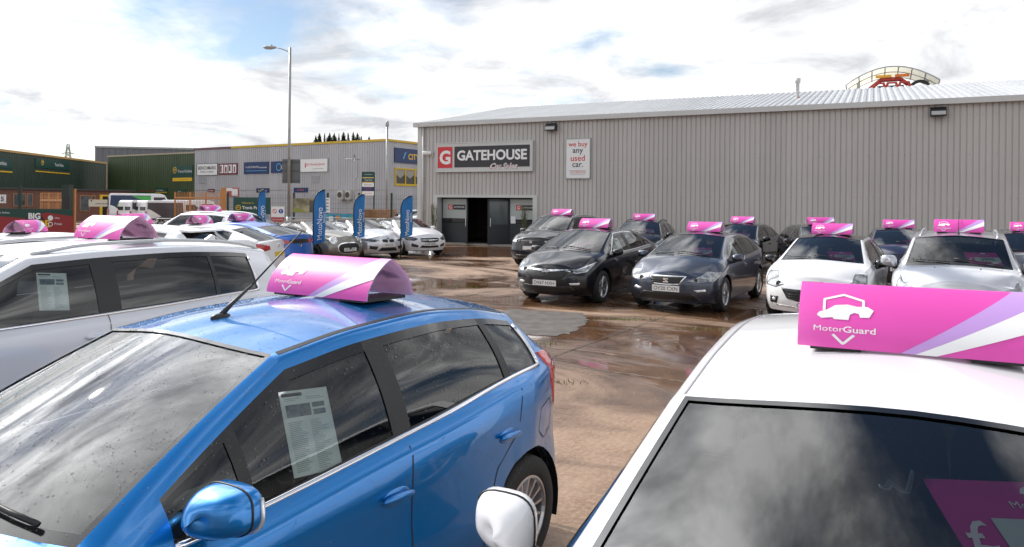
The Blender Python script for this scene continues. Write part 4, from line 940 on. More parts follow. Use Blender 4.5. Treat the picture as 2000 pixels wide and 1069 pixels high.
# ------------------------------------------------------------------ trade park beyond the fence
GREYC = mat('grey_cladding', (0.46, 0.46, 0.485), 0.5, noise=(0.3, 0.06)); GREEN = mat('green_cladding', (0.048, 0.080, 0.030), 0.5, noise=(0.3, 0.12)); GREEND = mat('dark_green_cladding', (0.028, 0.055, 0.036), 0.5, noise=(0.3, 0.12))
YEL = mat('yellow_trim', (0.62, 0.42, 0.03), 0.5); OCHRE = mat('ochre_trim', (0.55, 0.32, 0.10), 0.5); NAVY = mat('navy_sign', (0.012, 0.035, 0.13), 0.4); TPG = mat('teal_green_sign', (0.008, 0.062, 0.048), 0.4); MAROON = mat('maroon_sign', (0.16, 0.015, 0.03), 0.5); YPR = mat('yellow_print', (0.80, 0.50, 0.02), 0.5); ORANGE = mat('orange_paint', (0.50, 0.22, 0.07), 0.55)
LANG = -0.55
for m_ in (GREYC, GREEN, GREEND): sheet_vary(m_, 0.10)
FX, FY = math.cos(LANG), math.sin(LANG)                 # along the facades, to the right and nearer
cor = Vector((-11.3, 67.0)); BH = 7.55
left_end = cor - Vector((FX, FY)) * 45
gb = bld('trade_unit', 'long grey ribbed trade unit with yellow roof trim and shop signs', tuple(cor - Vector((FX, FY)) * 27.6), LANG)
clad(gb, 0, 27.6, 0, BH, 0.33, 0.035, GREYC, 1.2); part_box(gb, 'roof_trim', YEL, 6.2, 27.7, -0.12, 0.2, BH, BH + 0.2); part_box(gb, 'roof_trim', mat('plum_trim', (0.16, 0.06, 0.08), 0.5), 0, 6.2, -0.12, 0.2, BH, BH + 0.2); part_box(gb, 'flat_roof', GREYC, 0.1, 27.5, 0.2, 24.8, BH - 0.5, BH - 0.3)
RWl = Matrix.Translation((27.6, 0, 0)) @ Matrix.Rotation(R(90), 4, 'Z')
me = clad_mesh('cladding_panel', 1.2, 0, BH, 0.33, 0.035, GREYC)
for k in range(21): link('cladding_panel', me, gb, RWl @ Matrix.Translation((k * 1.2, 0, 0)))
part_box(gb, 'roof_trim', YEL, 27.5, 27.75, 0.2, 25.2, BH, BH + 0.19); part_box(gb, 'rear_wall', GREYC, 0, 27.5, 24.9, 25.1, 0, BH)
part_box(gb, 'base_rail', STEEL, 0, 27.6, -0.06, -0.04, 3.1, 3.16)
# yellow framed window strip on the return wall
RW = gb.matrix_local @ Matrix.Translation((27.6, 0, 0)) @ Matrix.Rotation(R(90), 4, 'Z')
RWl = Matrix.Translation((27.6, 0, 0)) @ Matrix.Rotation(R(90), 4, 'Z')
wf = MB(); wf.box(1.0, 9.4, -0.12, 0.0, 3.55, 3.75); wf.box(1.0, 9.4, -0.12, 0.0, 5.05, 5.2)
for x in np.arange(1.0, 9.5, 1.38): wf.box(x, x + 0.14, -0.13, 0.0, 3.75, 5.05)
wf.build('window_frame', YEL, gb, False, RWl); 
for x in np.arange(1.14, 9.0, 1.38): MB().box(x, x + 1.24, -0.06, -0.045, 3.75, 5.05).build('window_pane', mat('dark_window', (0.03, 0.032, 0.035), 0.06), gb, False, RWl); 
for x in np.arange(1.14, 9.0, 1.38): MB().prism([(x, 5.05), (x + 1.24, 5.05), (x + 1.24, 4.6), (x + 0.62, 4.25), (x, 4.6)], -0.07, -0.062).build('blind', mat('blind', (0.35, 0.34, 0.3), 0.8), gb, False, RWl)
board('shop_sign', 'navy CITY PLUMBING sign above the yellow framed windows', 'sign', RW @ Matrix.Translation((4.6, -0.04, 6.35)), 7.4, 1.35, NAVY, [('CITY PLUMBING', 0.9, -0.05, 5.4, 0.62, YPR, 0.03), ('#poly', [(-2.6, -0.3), (-2.3, 0.3), (-1.8, 0.42), (-2.1, 0.32), (-2.35, -0.1), (-2.4, -0.3)], mat('sky_blue', (0.1, 0.4, 0.7), 0.5))], 0.1)
def wsign(px0, px1, py0, py1, root, name, label, m, items, **k):
    """sign on a facade of the unit: outline surveyed, placed on the wall plane"""
    inv = root.matrix_local.inverted()
    def hitw(px, py):
        a = inv @ at(px, py, 1.0); o = inv @ Vector((0, 0, 2.0)); d = a - o; t = -o.y / d.y; return o + d * t
    p, q = hitw(px0, py0), hitw(px1, py1); w, h = abs(q.x - p.x), abs(p.z - q.z)
    return board(name, label, 'sign', on(root, (p.x + q.x) / 2, (p.z + q.z) / 2, 0.04), w, h, m, [tuple(v * w if i in (1, 3) and isinstance(v, float) and it[0][0] != '#' else (v * h if i in (2, 4) and isinstance(v, float) and it[0][0] != '#' else v) for i, v in enumerate(it)) if it[0][0] != '#' else (('#rect', it[1] * w, it[2] * w, it[3] * h, it[4] * h, it[5]) if it[0] == '#rect' else (it if it[0] == '#poly' else ('#ring', it[1] * w, it[2] * h, it[3] * h, it[4] * h, it[5]))) for it in items], **k)
wsign(386.5, 426, 321, 342, gb, 'shop_sign', 'white BENCHMARX Kitchens and Joinery sign at the left end of the grey unit', WHITE, [('BENCHMARX', 0.0, 0.14, 0.88, 0.34, INK, 0.02), ('Kitchens and Joinery', 0.0, -0.22, 0.86, 0.2, INK)], border=INK)
wsign(429, 465, 320, 341, gb, 'shop_sign', 'maroon picture sign right of the white kitchens sign', MAROON, [('#rect', -.44, -.25, -.36, .38, WHITE), ('#rect', -.20, -.02, -.36, .38, WHITE), ('#rect', .03, .21, -.36, .38, WHITE), ('#rect', .26, .44, -.36, .38, WHITE), ('#rect', -.42, -.34, -.3, .3, MAROON), ('#rect', -.15, -.07, -.3, .2, MAROON), ('#rect', .06, .14, -.2, .3, MAROON), ('#rect', .32, .38, -.3, .2, MAROON)])
wsign(478, 526, 317.5, 339.5, gb, 'shop_sign', 'navy THE BATHROOM SHOWROOM sign on the grey unit', NAVY, [('THE', -0.39, 0.06, 0.10, 0.22, WHITE), ('BATHROOM', -0.10, 0.08, 0.42, 0.34, WHITE, 0.0), ('SHOWROOM', 0.27, 0.02, 0.30, 0.2, WHITE, 0.02), ('#rect', -.42, .42, -.26, -.22, mat('sky_blue', (0.1, 0.4, 0.7), 0.5))])
wsign(530.5, 570, 316, 337.5, gb, 'shop_sign', 'navy sign half hidden by the traffic sign on the lamp post', NAVY, [('CITY', 0.22, -0.02, 0.4, 0.4, YPR, 0.03), ('#ring', -0.1, 0.0, .26, .33, mat('sky_blue', (0.1, 0.4, 0.7), 0.5))])
wsign(586, 641, 311.5, 335, gb, 'shop_sign', 'white City Heating Spares sign on the grey unit', WHITE, [('City Heating Spares', 0.06, 0.06, 0.70, 0.34, REDS, 0.0), ('#rect', -.02, .36, -.30, -.27, GREYTXT), ('#poly', [(-1.15, -0.1), (-1.05, -0.25), (-0.95, -0.1), (-1.02, 0.3)], REDS)], border=STEEL)
wsign(502, 527, 368, 376.5, gb, 'shop_sign', 'small navy door sign behind the leftmost blue flag', NAVY, [('bathroom', 0.0, 0.0, 0.75, 0.5, YPR)])
wsign(575, 602, 367, 376, gb, 'shop_sign', 'small navy door sign right of the lamp post', NAVY, [('plumbing', 0.0, 0.0, 0.75, 0.5, mat('orange_bar', (0.7, 0.18, 0.02), 0.4))])
wsign(407, 420, 369.5, 375.5, gb, 'shop_sign', 'tiny maroon door sign on the grey unit', MAROON, [('Benchmarx', 0.0, 0.0, 0.8, 0.5, WHITE)])
wsign(437, 467, 367, 384, gb, 'shop_sign', 'red and white offer poster on the grey unit above the orange gate', mat('poster_red', (0.5, 0.10, 0.09), 0.5), [('#rect', .08, .46, -.42, .36, WHITE), ('#rect', -.3, .12, .12, .46, WHITE), ('Big', -0.2, -0.1, 0.36, 0.3, WHITE, 0.02)])
for i, (px_, py_, w_) in enumerate(((396, 352, 0.55), (617, 350, 0.8))):
    b = wsign(px_ - 7, px_ + 7, py_ - 6, py_ + 6, gb, 'wall_vent', ('left' if i == 0 else 'right') + ' louvred vent in the grey unit wall', GREYC, [('#rect', -.45, .45, -.4 + .16 * k, -.33 + .16 * k, GREYTXT) for k in range(6)], t=0.05, group='wall vents'); b['category'] = 'vent'
for i, px_ in enumerate((668, 683)):
    p = at(px_, 381, 69.5 - i * 0.25); o = thing('air_conditioner', ('left' if i == 0 else 'right') + ' of two white air conditioning units on the grey unit', 'air conditioner', p, LANG, 'air conditioning units')
    MB().box(-0.34, 0.34, -0.3, 0.3, -0.42, 0.42).build('case', mat('ac_white', (0.55, 0.54, 0.5), 0.5), o); MB().lathe([(0, 0), (0.26, 0), (0.27, 0.03)], 24).build('fan_grille', mat('ac_dark', (0.06, 0.06, 0.06), 0.6), o, False, Matrix.Translation((-0.02, -0.335, 0))); MB().box(-0.3, 0.3, -0.25, 1.2, -0.5, -0.43).build('bracket', STEEL, o)
# green units
g2 = bld('green_unit', 'green ribbed builders merchant unit joined to the grey unit', tuple(cor - Vector((FX, FY)) * 44.4), LANG)
clad(g2, 0, 16.75, 0, BH - 0.35, 0.4, 0.035, GREEN, 1.2); part_box(g2, 'roof_trim', mat('stone_trim', (0.42, 0.36, 0.26), 0.6), 0, 16.75, -0.1, 0.2, BH - 0.35, BH - 0.18); part_box(g2, 'side_wall', GREEN, 0, 0.1, 0.1, 20, 0, BH - 0.36); part_box(g2, 'rear_wall', GREEN, 0.1, 16.7, 19.9, 20, 0, BH - 0.36)
part_box(g2, 'wall_stripe', mat('rust_red', (0.16, 0.04, 0.025), 0.6), 6.2, 11.4, -0.05, -0.037, 3.0, 3.12)
tpl = lambda: [('#ring', -.38, .12, .20, .25, YPR), ('TP', -.38, 0.12, 0.12, 0.24, YPR, 0.05)]
wsign(338.5, 377.5, 323.5, 347.5, g2, 'shop_sign', 'teal green Travis Perkins sign on the green unit', TPG, tpl() + [('Travis Perkins', 0.12, 0.02, 0.70, 0.34, WHITE, 0.0)])
wsign(338.5, 376, 347.8, 354, g2, 'sign_band', 'yellow band under the teal green sign on the green unit', YPR, [('your local branch', 0.15, 0.0, 0.55, 0.5, OCHRE)])
wsign(305, 328, 368, 376.5, g2, 'shop_sign', 'small green sign with yellow line on the green unit', TPG, [('Travis Perkins', -0.12, 0.05, 0.6, 0.4, WHITE), ('#rect', -.5, .5, -.5, -.36, YPR)])
wsign(347, 366, 371, 377, g2, 'shop_sign', 'small dark green door sign above the orange gate', TPG, [('Doors', -0.2, 0.0, 0.3, 0.5, WHITE)])
# Tool hire unit, seen along its length
t0, t1 = at(-140, 398, 60), at(206, 398, 93); ta = math.atan2(t1.y - t0.y, t1.x - t0.x); TL = math.hypot(t1.x - t0.x, t1.y - t0.y)
th = bld('tool_hire_unit', 'dark green ribbed tool hire unit with ochre roof edge', (t0.x, t0.y), ta)
TH1 = 6.5
clad(th, 0, TL, 0, TH1, 0.45, 0.04, GREEND, 1.3); part_box(th, 'roof_trim', OCHRE, -0.1, TL + 0.1, -0.12, 0.2, TH1, TH1 + 0.22); part_box(th, 'corner_trim', OCHRE, TL - 0.02, TL + 0.18, -0.07, 0.2, 0, TH1); part_box(th, 'end_wall', GREEND, TL - 0.1, TL, 0.2, 14, 0, TH1 - 0.02); part_box(th, 'end_wall', GREEND, 0, 0.1, 0.2, 14, 0, TH1 - 0.02); part_box(th, 'rear_wall', GREEND, 0.1, TL - 0.1, 13.9, 14, 0, TH1 - 0.03); part_box(th, 'flat_roof', GREEND, 0.1, TL - 0.1, 0.3, 14, TH1 - 0.4, TH1 - 0.2)
wsign(67.5, 134, 309, 333, th, 'shop_sign', 'teal green Tool Hire sign on the dark green unit', TPG, [('#ring', -.31, .1, .24, .30, YPR), ('TP', -.31, 0.1, 0.12, 0.3, YPR, 0.05), ('Tool Hire', 0.17, 0.0, 0.55, 0.36, WHITE, 0.02)])
wsign(68, 134, 333.5, 341, th, 'sign_band', 'yellow band under the Tool Hire sign', YPR, [])
wsign(-40, 22, 305, 330, th, 'shop_sign', 'teal green sign ending in rkins cut by the left edge', TPG, [('Travis Perkins', 0.02, 0.0, 0.76, 0.4, WHITE, 0.02)])
wsign(-40, 22, 330.5, 338, th, 'sign_band', 'yellow band under the sign at the left edge', YPR, [])
# brick trade counter in front
BRICK = bpy.data.materials.new('red_brick'); BRICK.use_nodes = True; nt = BRICK.node_tree; bt = nt.nodes.new('ShaderNodeTexBrick'); bt.inputs['Scale'].default_value = 4.4; bt.inputs['Color1'].default_value = (0.17, 0.055, 0.035, 1); bt.inputs['Color2'].default_value = (0.22, 0.08, 0.05, 1); bt.inputs['Mortar'].default_value = (0.2, 0.17, 0.15, 1)
tcx = nt.nodes.new('ShaderNodeTexCoord'); mpx = nt.nodes.new('ShaderNodeMapping'); mpx.inputs['Rotation'].default_value = (R(90), 0, 0); nt.links.new(tcx.outputs['Object'], mpx.inputs[0]); nt.links.new(mpx.outputs[0], bt.inputs['Vector']); nt.links.new(bt.outputs[0], nt.nodes['Principled BSDF'].inputs['Base Color']); nt.nodes['Principled BSDF'].inputs['Roughness'].default_value = 0.85
k0, k1 = at(-120, 398, 61), at(258, 398, 74); ka = math.atan2(k1.y - k0.y, k1.x - k0.x); KL = math.hypot(k1.x - k0.x, k1.y - k0.y)
bk = bld('brick_trade_counter', 'low red brick trade counter with wooden windows and dark roof edge', (k0.x, k0.y), ka)
part_box(bk, 'wall', BRICK, 0, KL, 0, 5, 0, 2.85); part_box(bk, 'roof_edge', mat('roof_edge', (0.05, 0.05, 0.05), 0.6), -0.2, KL + 0.2, -0.25, 5.2, 2.86, 3.02)
WOOD = mat('stained_wood', (0.36, 0.17, 0.07), 0.6, noise=(8, 0.2)); SHOPG = mat('shop_window', (0.05, 0.07, 0.09), 0.12, noise=(2.5, 0.7))
def kx(px_):
    inv = bk.matrix_local.inverted(); a = inv @ at(px_, 398, 1.0); o = inv @ Vector((0, 0, 2.0)); d = a - o; return (o - d * (o.y / d.y)).x
for a, b_, z0, z1 in ((25, 50, 1.35, 2.45), (51, 64, 1.35, 2.45), (155, 175, 0.9, 2.35), (176, 186, 1.4, 2.35)):
    w = MB(); x0, x1 = kx(a), kx(b_); w.box(x0, x1, -0.08, 0.02, z0, z0 + 0.08); w.box(x0, x1, -0.08, 0.02, z1, z1 + 0.08); w.box(x0, x0 + 0.08, -0.08, 0.02, z0 + 0.08, z1); w.box(x1 - 0.08, x1, -0.08, 0.02, z0 + 0.08, z1)
    w = w.build('window', WOOD, bk); MB().box(x0 + 0.08, x1 - 0.08, -0.03, 0.01, z0 + 0.08, z1).build('window_pane', SHOPG, w)
d_ = MB(); x0, x1 = kx(194), kx(228); d_.box(x0, x0 + 0.25, -0.1, 0.05, 0, 2.35); d_.box(x1 - 0.5, x1, -0.1, 0.05, 0, 2.35); d_.box(x0, x1, -0.1, 0.05, 2.35, 2.5); d_.build('doorway_frame', YPR, bk); part_box(bk, 'doorway', mat('doorway_dark', (0.02, 0.015, 0.012), 0.8), x0 + 0.25, x1 - 0.5, -0.05, -0.01, 0, 2.35)
p = at(203, 398, 66); board('banner', 'cream banner reading come and speak to us before the brick counter', 'banner', frame((p.x, p.y, 1.72), ka), 2.6, 0.62, mat('cream', (0.62, 0.57, 0.47), 0.6), [('come and speak to us', 0.1, -0.05, 1.7, 0.2, INK, 0.01), ('#ring', -1.1, 0.2, 0, 0.07, INK)], 0.04)
p = at(4, 398, 60); board('limit_sign', 'white sign with a black number 5 on the brick counter', 'sign', frame((p.x, p.y, 2.02), ka), 0.55, 0.7, WHITE, [('5', 0, 0.0, 0.3, 0.36, INK, 0.04)], 0.03)
# distant grey shed, pylon, conifers
fs = bld('distant_shed', 'plain grey shed behind the two green units', tuple(at(187, 398, 128).xy), LANG + 0.75)
clad(fs, 0, 34, 0, 11.0, 0.8, 0.06, mat('slate_cladding', (0.16, 0.17, 0.19), 0.6, noise=(0.2, 0.1)), 2.0); part_box(fs, 'roof_edge', STEEL, -0.2, 34, -0.2, 0.3, 11.0, 11.3); part_box(fs, 'end_wall', mat('slate_end', (0.24, 0.25, 0.27), 0.6), -0.2, 0, 0, 40, 0, 11.0)
py_ = thing('pylon', 'far lattice electricity pylon on the skyline', 'pylon', at(132, 398, 300), 0.3); pb = MB()
for sx, sy in ((-1, -1), (-1, 1), (1, -1), (1, 1)): pb.tube([(sx * 3.0, sy * 3.0, -2), (sx * 0.9, sy * 0.9, 19), (sx * 0.3, sy * 0.3, 24.5)], 0.16, 4)
for k in range(9):
    z = 2 + k * 2.4; r0, r1 = 3.0 - z * 0.105, 3.0 - (z + 2.4) * 0.105
    for sy in (-1, 1): pb.tube([(-r0, sy * r0, z), (r1, sy * r1, z + 2.4)], 0.1, 4); pb.tube([(r0, sy * r0, z), (-r1, sy * r1, z + 2.4)], 0.1, 4)
py_.location.z = 0; pb.build('lattice', STEEL, py_)
for z, w in ((17, 5.0), (20.5, 4.2)): MB().tube([(-w / 2, 0, z), (0, 0, z + 0.7), (w / 2, 0, z)], 0.18, 5).build('cross_arm', STEEL, py_)
CONI = mat('conifer', (0.020, 0.034, 0.014), 0.8, noise=(1.0, 0.5)); BARK = mat('bark', (0.07, 0.05, 0.035), 0.9)
for i, (px_, py0) in enumerate(((617, 266), (624, 262), (634, 262), (644, 261), (653, 261), (662, 262), (671, 260), (680, 261), (690, 259), (698, 261), (706, 267), (721, 268))):
    d = 98 + (i * 37 % 7); tp = at(px_, py0 - 1, d); t = thing('conifer_tree', ['leftmost of the dark conifers above the grey unit roof', 'rightmost lone dark conifer tip above the yellow roof trim'][i == 11] if i in (0, 11) else 'dark conifer in the row above the grey unit roof, tree %s from the left' % ['', 'second', 'third', 'fourth', 'fifth', 'sixth', 'seventh', 'eighth', 'ninth', 'tenth', 'eleventh'][i], 'tree', (tp.x, tp.y, 0), 0, 'conifers behind the grey unit')
    MB().tube([(0, 0, 0), (0, 0, tp.z - 0.2)], 0.22, 6, 0.03).build('trunk', BARK, t); cr = MB(); hh = tp.z
    for q in range(900):
        z = hh - abs(random.gauss(0, 1)) * hh * 0.24
        if z < 2: continue
        rr = min(1.6, (hh - z) * (0.30 + 0.16 * math.sin(i * 2.3)) + 0.04); an = random.uniform(0, 6.28); rad = rr * random.uniform(0.2, 1.0) * (0.75 + 0.35 * math.sin(z * 4 + i)); p0 = Vector((rad * math.cos(an), rad * math.sin(an), z)); L_ = random.uniform(.25, .6)
        dv = Vector((math.cos(an) * 0.6, math.sin(an) * 0.6, random.uniform(0.1, 1.0))) * L_ * min(1, rr * 1.6 + 0.15); sd = Vector((-math.sin(an), math.cos(an), 0.1)) * 0.12 * min(1, rr * 1.6 + 0.15); cr.add([p0 - sd, p0 + dv, p0 + sd], [(0, 1, 2)])
    cr.build('crown', CONI, t)
# lamp post with the back of a traffic sign
lpw = at(564, 398, 39.5); lp = thing('lamp_post', 'tall grey lamp post with arm to the left before the grey unit', 'street lamp', (lpw.x, lpw.y, 0))
MB().tube([(0, 0, 0), (0, 0, 1.2)], 0.11, 12).build('base_sleeve', STEEL, lp, True); MB().tube([(0, 0, 1.2), (0, 0, 10.2)], 0.085, 12, 0.065).build('pole', STEEL, lp, True); MB().tube([(0, 0, 9.95), (-0.45, 0, 10.12), (-0.75, 0, 10.2)], 0.025, 8).build('arm', STEEL, lp, True)
MB().ell((-1.08, 0, 10.2), (0.36, 0.13, 0.085), 20, 10, 0.8).build('lantern', mat('lantern_grey', (0.4, 0.4, 0.4), 0.4), lp, True); MB().ell((-1.12, 0, 10.15), (0.27, 0.10, 0.07), 16, 8).build('lens', mat('lantern_lens', (0.5, 0.5, 0.48), 0.1), lp, True); MB().lathe([(0, 0), (0.03, 0), (0.03, 0.06), (0, 0.07)], 10, 'z').build('light_sensor', BLACK, lp, False, Matrix.Translation((-0.98, 0, 10.28)))
ts = thing('traffic_sign_back', 'grey back of a traffic sign clamped to the lamp post', 'traffic sign', (lpw.x + 0.08, lpw.y + 0.14, 3.62)); MB().box(-0.48, 0.48, -0.01, 0.01, -0.64, 0.64).build('plate', mat('sign_back', (0.13, 0.14, 0.145), 0.5, 0.3), ts)
for z in (-0.5, 0.02, 0.5): MB().box(-0.47, 0.47, -0.04, -0.012, z - 0.025, z + 0.025).build('channel', mat('sign_channel', (0.10, 0.105, 0.11), 0.5, 0.3), ts)
cp = at(755, 398, 61); o = thing('camera_pole', 'thin grey pole with a floodlight head at the corner of the grey unit', 'pole', (cp.x, cp.y, 0)); MB().tube([(0, 0, 0), (0, 0, 8.2)], 0.09, 10).build('pole', STEEL, o, True); MB().ell((0, 0, 8.45), (0.16, 0.12, 0.28), 10, 6).build('lamp_head', STEEL, o, True)
p = at(719, 398, 52); o = thing('totem_sign', 'tall totem sign with green, white and navy panels behind the fence', 'sign', (p.x, p.y, 0), -0.1)
for x in (-0.42, 0.42): MB().box(x - 0.05, x + 0.05, -0.05, 0.05, 0, 4.1).build('post', TPG, o)
zt = 4.15
for h, m_, t_, tm in ((0.40, TPG, 'Travis Perkins', WHITE), (0.06, YPR, '', None), (0.27, TPG, 'Tool Hire', WHITE), (0.06, YPR, '', None), (0.28, WHITE, 'BENCHMARX', INK), (0.30, NAVY, 'CITY', REDS), (0.30, WHITE, 'Heating Spares', REDS)):
    zc_ = zt - h / 2; b = MB().box(-0.42, 0.42, -0.09, -0.02, zc_ - h / 2 + 0.01, zc_ + h / 2 - 0.01).build('panel', m_, o)
    if t_: put_text(t_, lambda u, v: (u, -0.096, v), 0.03, zc_, 0.56, 0.13, tm, b)
    zt -= h
p = at(692, 311, 66); o = thing('wall_camera_arm', 'grey camera arm and dish on the grey unit wall', 'camera', p, LANG); MB().tube([(-0.7, -0.35, 0), (0.1, -0.3, -0.02), (0.45, 0.3, -0.05)], 0.045, 6).build('arm', STEEL, o); MB().lathe([(0, 0), (0.18, 0.04), (0.28, 0.13)], 16).build('dish', STEEL, o, True, Matrix.Translation((0.4, -0.25, 0.12)) @ Matrix.Rotation(R(150), 4, 'Z')); MB().tube([(0.5, -0.1, 0), (0.55, -0.1, -1.5), (0.2, -0.1, -2.0), (0.2, -0.1, -4)], 0.035, 6).build('conduit', GREYTXT, o)

# --- fences, gates, barriers
FG = mat('fence_green', (0.012, 0.03, 0.022), 0.5); MESHG = mat('mesh_wire', (0.05, 0.065, 0.06), 0.5)
def mesh_fence(pts, h, label, step=2.6, postw=0.05, m=MESHG, pm=FG):
    o = thing('mesh_fence', label, 'fence', (pts[0][0], pts[0][1], 0)); o0 = Vector((pts[0][0], pts[0][1], 0))
    for (x0, y0), (x1, y1) in zip(pts[:-1], pts[1:]):
        L_ = math.hypot(x1 - x0, y1 - y0); n = max(1, round(L_ / step)); a = math.atan2(y1 - y0, x1 - x0); w = L_ / n; pan = MB()
        for k in range(int(w / 0.11)): pan.box(k * 0.11, k * 0.11 + 0.008, -0.004, 0.004, 0.05, h)
        for z in np.arange(0.1, h, 0.30): pan.box(0, w, -0.008, -0.003, z, z + 0.01)
        pan = pan.mesh('mesh_panel', m); ps = MB().box(-postw, postw, -postw, postw, 0, h + 0.12).mesh('post', pm)
        for k in range(n):
            M = Matrix.Translation(Vector((x0, y0, 0)) - o0 + Vector((math.cos(a), math.sin(a), 0)) * (k * w)) @ Matrix.Rotation(a, 4, 'Z'); link('mesh_panel', pan, o, M); link('post', ps, o, M)
    return o
q = lambda px_, d: tuple(at(px_, 398, d).xy)
mesh_fence([q(445, 47), q(640, 46), q(830, 44)], 2.45, 'dark green mesh fence in front of the grey unit')
mesh_fence([q(-60, 33), q(136, 33.5)], 2.5, 'dark green mesh fence at the left by the brick counter', 1.9)
gp = thing('gate_post', 'thick dark green gate post left of the orange post', 'post', (*q(131.5, 33), 0)); MB().box(-0.16, 0.16, -0.16, 0.16, 0, 2.6).build('post', FG, gp); MB().box(-0.18, 0.18, -0.18, 0.18, 2.6, 2.66).build('cap', FG, gp); MB().box(0.0, 0.22, -0.2, -0.16, 1.5, 2.2).build('hinge_plate', BLACK, gp)
for lb, px_, d, w_, h_ in (('flat orange gate post beside the thick green post', 141, 33.3, 0.13, 2.45), ('orange gate post at the right end of the orange gate', 436.5, 50, 0.16, 2.85)):
    o = thing('orange_post', lb, 'post', (*q(px_, d), 0), 0.2, 'orange gate posts'); MB().box(-w_, w_, -0.1, 0.1, 0, h_).build('shaft', ORANGE, o); MB().box(-w_ - 0.01, w_ + 0.01, -0.11, 0.11, h_, h_ + 0.04).build('cap', ORANGE, o)
def gate(x0p, x1p, d0, d1, h, label):
    a_, b_ = Vector((*q(x0p, d0), 0)), Vector((*q(x1p, d1), 0)); w = (b_ - a_).length; an = math.atan2(b_.y - a_.y, b_.x - a_.x); o = thing('mesh_gate', label, 'gate', a_, an)
    fr = MB(); [fr.box(x, x + 0.07, -0.04, 0.04, 0.1, h) for x in (0, w / 3, w * 2 / 3, w - 0.07)]; fr.box(0, w, -0.05, 0.05, h - 0.45, h - 0.33); fr.box(0, w, -0.05, 0.05, 0.1, 0.2); fr.build('gate_frame', ORANGE, o)
    ms = MB(); [ms.box(x, x + 0.014, -0.012, 0.012, 0.2, h + 0.02) for x in np.arange(0.1, w, 0.14)]; [ms.box(0, w, -0.02, -0.013, z, z + 0.014) for z in np.arange(0.35, h, 0.35)]; ms.build('gate_mesh', ORANGE, o)
gate(341, 432, 52, 50.2, 2.6, 'wide orange mesh gate in front of the white vans')
gate(80, 128, 40, 38, 2.35, 'sandy orange mesh gate standing before the brick counter')
p = q(495, 46.6); board('welcome_board', 'dark green Welcome to Travis Perkins board on the fence', 'sign', frame((p[0], p[1] - 0.25, 1.72), -0.05), 2.35, 1.05, TPG, [('#ring', -0.85, -0.12, 0.13, 0.17, YPR), ('TP', -0.85, -0.12, 0.15, 0.12, YPR, 0.05), ('Welcome to', -0.25, 0.18, 0.75, 0.17, YPR, 0.0, 0.2), ('Travis Perkins', 0.15, -0.12, 1.5, 0.2, WHITE, 0.02)], 0.05)
p = q(543, 42); board('safety_board', 'white safety board with red and blue round symbols by the fence', 'sign', frame((p[0], p[1], 1.42), 0.0), 0.74, 0.60, WHITE, [('#ring', -0.18, 0.03, 0.095, 0.125, REDS), ('#poly', [(-.25, .11), (-.23, .13), (-.11, -.05), (-.13, -.07)], REDS), ('#ring', 0.18, 0.03, 0.0, 0.13, mat('mand_blue', (0.01, 0.06, 0.35), 0.4)), ('!', 0.18, 0.03, 0.1, 0.17, WHITE, 0.05)], 0.03)
p = q(543, 42); board('warning_strip', 'red warning strip under the white safety board', 'sign', frame((p[0], p[1], 0.98), 0.0), 0.74, 0.24, mat('strip_red', (0.45, 0.05, 0.06), 0.5), [('NO SMOKING', 0, 0, 0.6, 0.12, WHITE, 0.01)], 0.03)
p = q(606, 45); board('picture_banner', 'landscape picture banner tied to the mesh fence', 'banner', frame((p[0], p[1] - 0.15, 1.78), -0.03), 2.0, 0.85, mat('garden_picture', (0.26, 0.24, 0.15), 0.7, noise=(1.6, 0.8)), [('#rect', 0.0, 0.58, -0.40, 0.30, mat('stone_grey_print', (0.10, 0.085, 0.08), 0.7, noise=(5, 0.5))), ('#rect', 0.58, 0.99, -0.42, 0.42, mat('cream_print', (0.6, 0.6, 0.42), 0.6)), ('#poly', [(-.99, -.42), (-.99, -.1), (-.5, -.25), (-.1, -.42)], mat('grass_print', (0.25, 0.28, 0.06), 0.7))], 0.02)
p = q(637, 45); board('list_banner', 'narrow white banner with print right of the picture banner', 'banner', frame((p[0], p[1] - 0.15, 1.8), -0.03), 0.55, 0.9, WHITE, [('#rect', -.2, .2, z, z + .06, GREYTXT) for z in (-.3, -.1, .1, .3)], 0.02)
p = q(666, 43.5); board('poster_row', 'blue poster board with colourful panels behind the barriers', 'banner', frame((p[0], p[1], 0.95), -0.05), 1.75, 0.75, mat('poster_blue', (0.05, 0.28, 0.42), 0.5, noise=(3, 0.5)), [('#rect', -.7, -.45, -.3, .2, WHITE), ('#rect', -.3, -.05, -.3, .25, mat('poster_orange', (0.6, 0.25, 0.05), 0.5)), ('#rect', .1, .35, -.3, .15, WHITE), ('#rect', .5, .75, -.3, .25, mat('poster_teal', (0.05, 0.35, 0.3), 0.5))], 0.03)
p = q(40, 31); board('trade_banner', 'red and black BIG TRADE banner on the left fence', 'banner', frame((p[0] + 0.25, p[1] + 0.2, 1.10), 0.04), 3.6, 1.0, mat('banner_red', (0.28, 0.02, 0.025), 0.6), [('#poly', [(-1.79, .5), (-1.79, .22), (-.1, .1), (.7, .36), (1.79, .2), (1.79, .5)], mat('banner_green', (0.01, 0.05, 0.04), 0.6)), ('#ring', .22, -0.1, 0, .42, mat('banner_black', (0.02, 0.015, 0.02), 0.6)), ('BIG', 0.22, .2, .52, .26, WHITE, .06), ('TRADE', .22, -.12, 1.3, .30, YPR, .05), ('Travis Perkins', -1.1, .33, .6, .12, WHITE), ('Win', 1.15, .12, .2, .1, WHITE), ('Prizes', 1.2, -.12, .3, .1, WHITE), ('#ring', .88, .12, 0, .11, WHITE), ('#ring', .88, -.14, .07, .1, WHITE)], 0.02)
SW = mat('sawn_timber', (0.36, 0.18, 0.08), 0.8, noise=(3, 0.3))
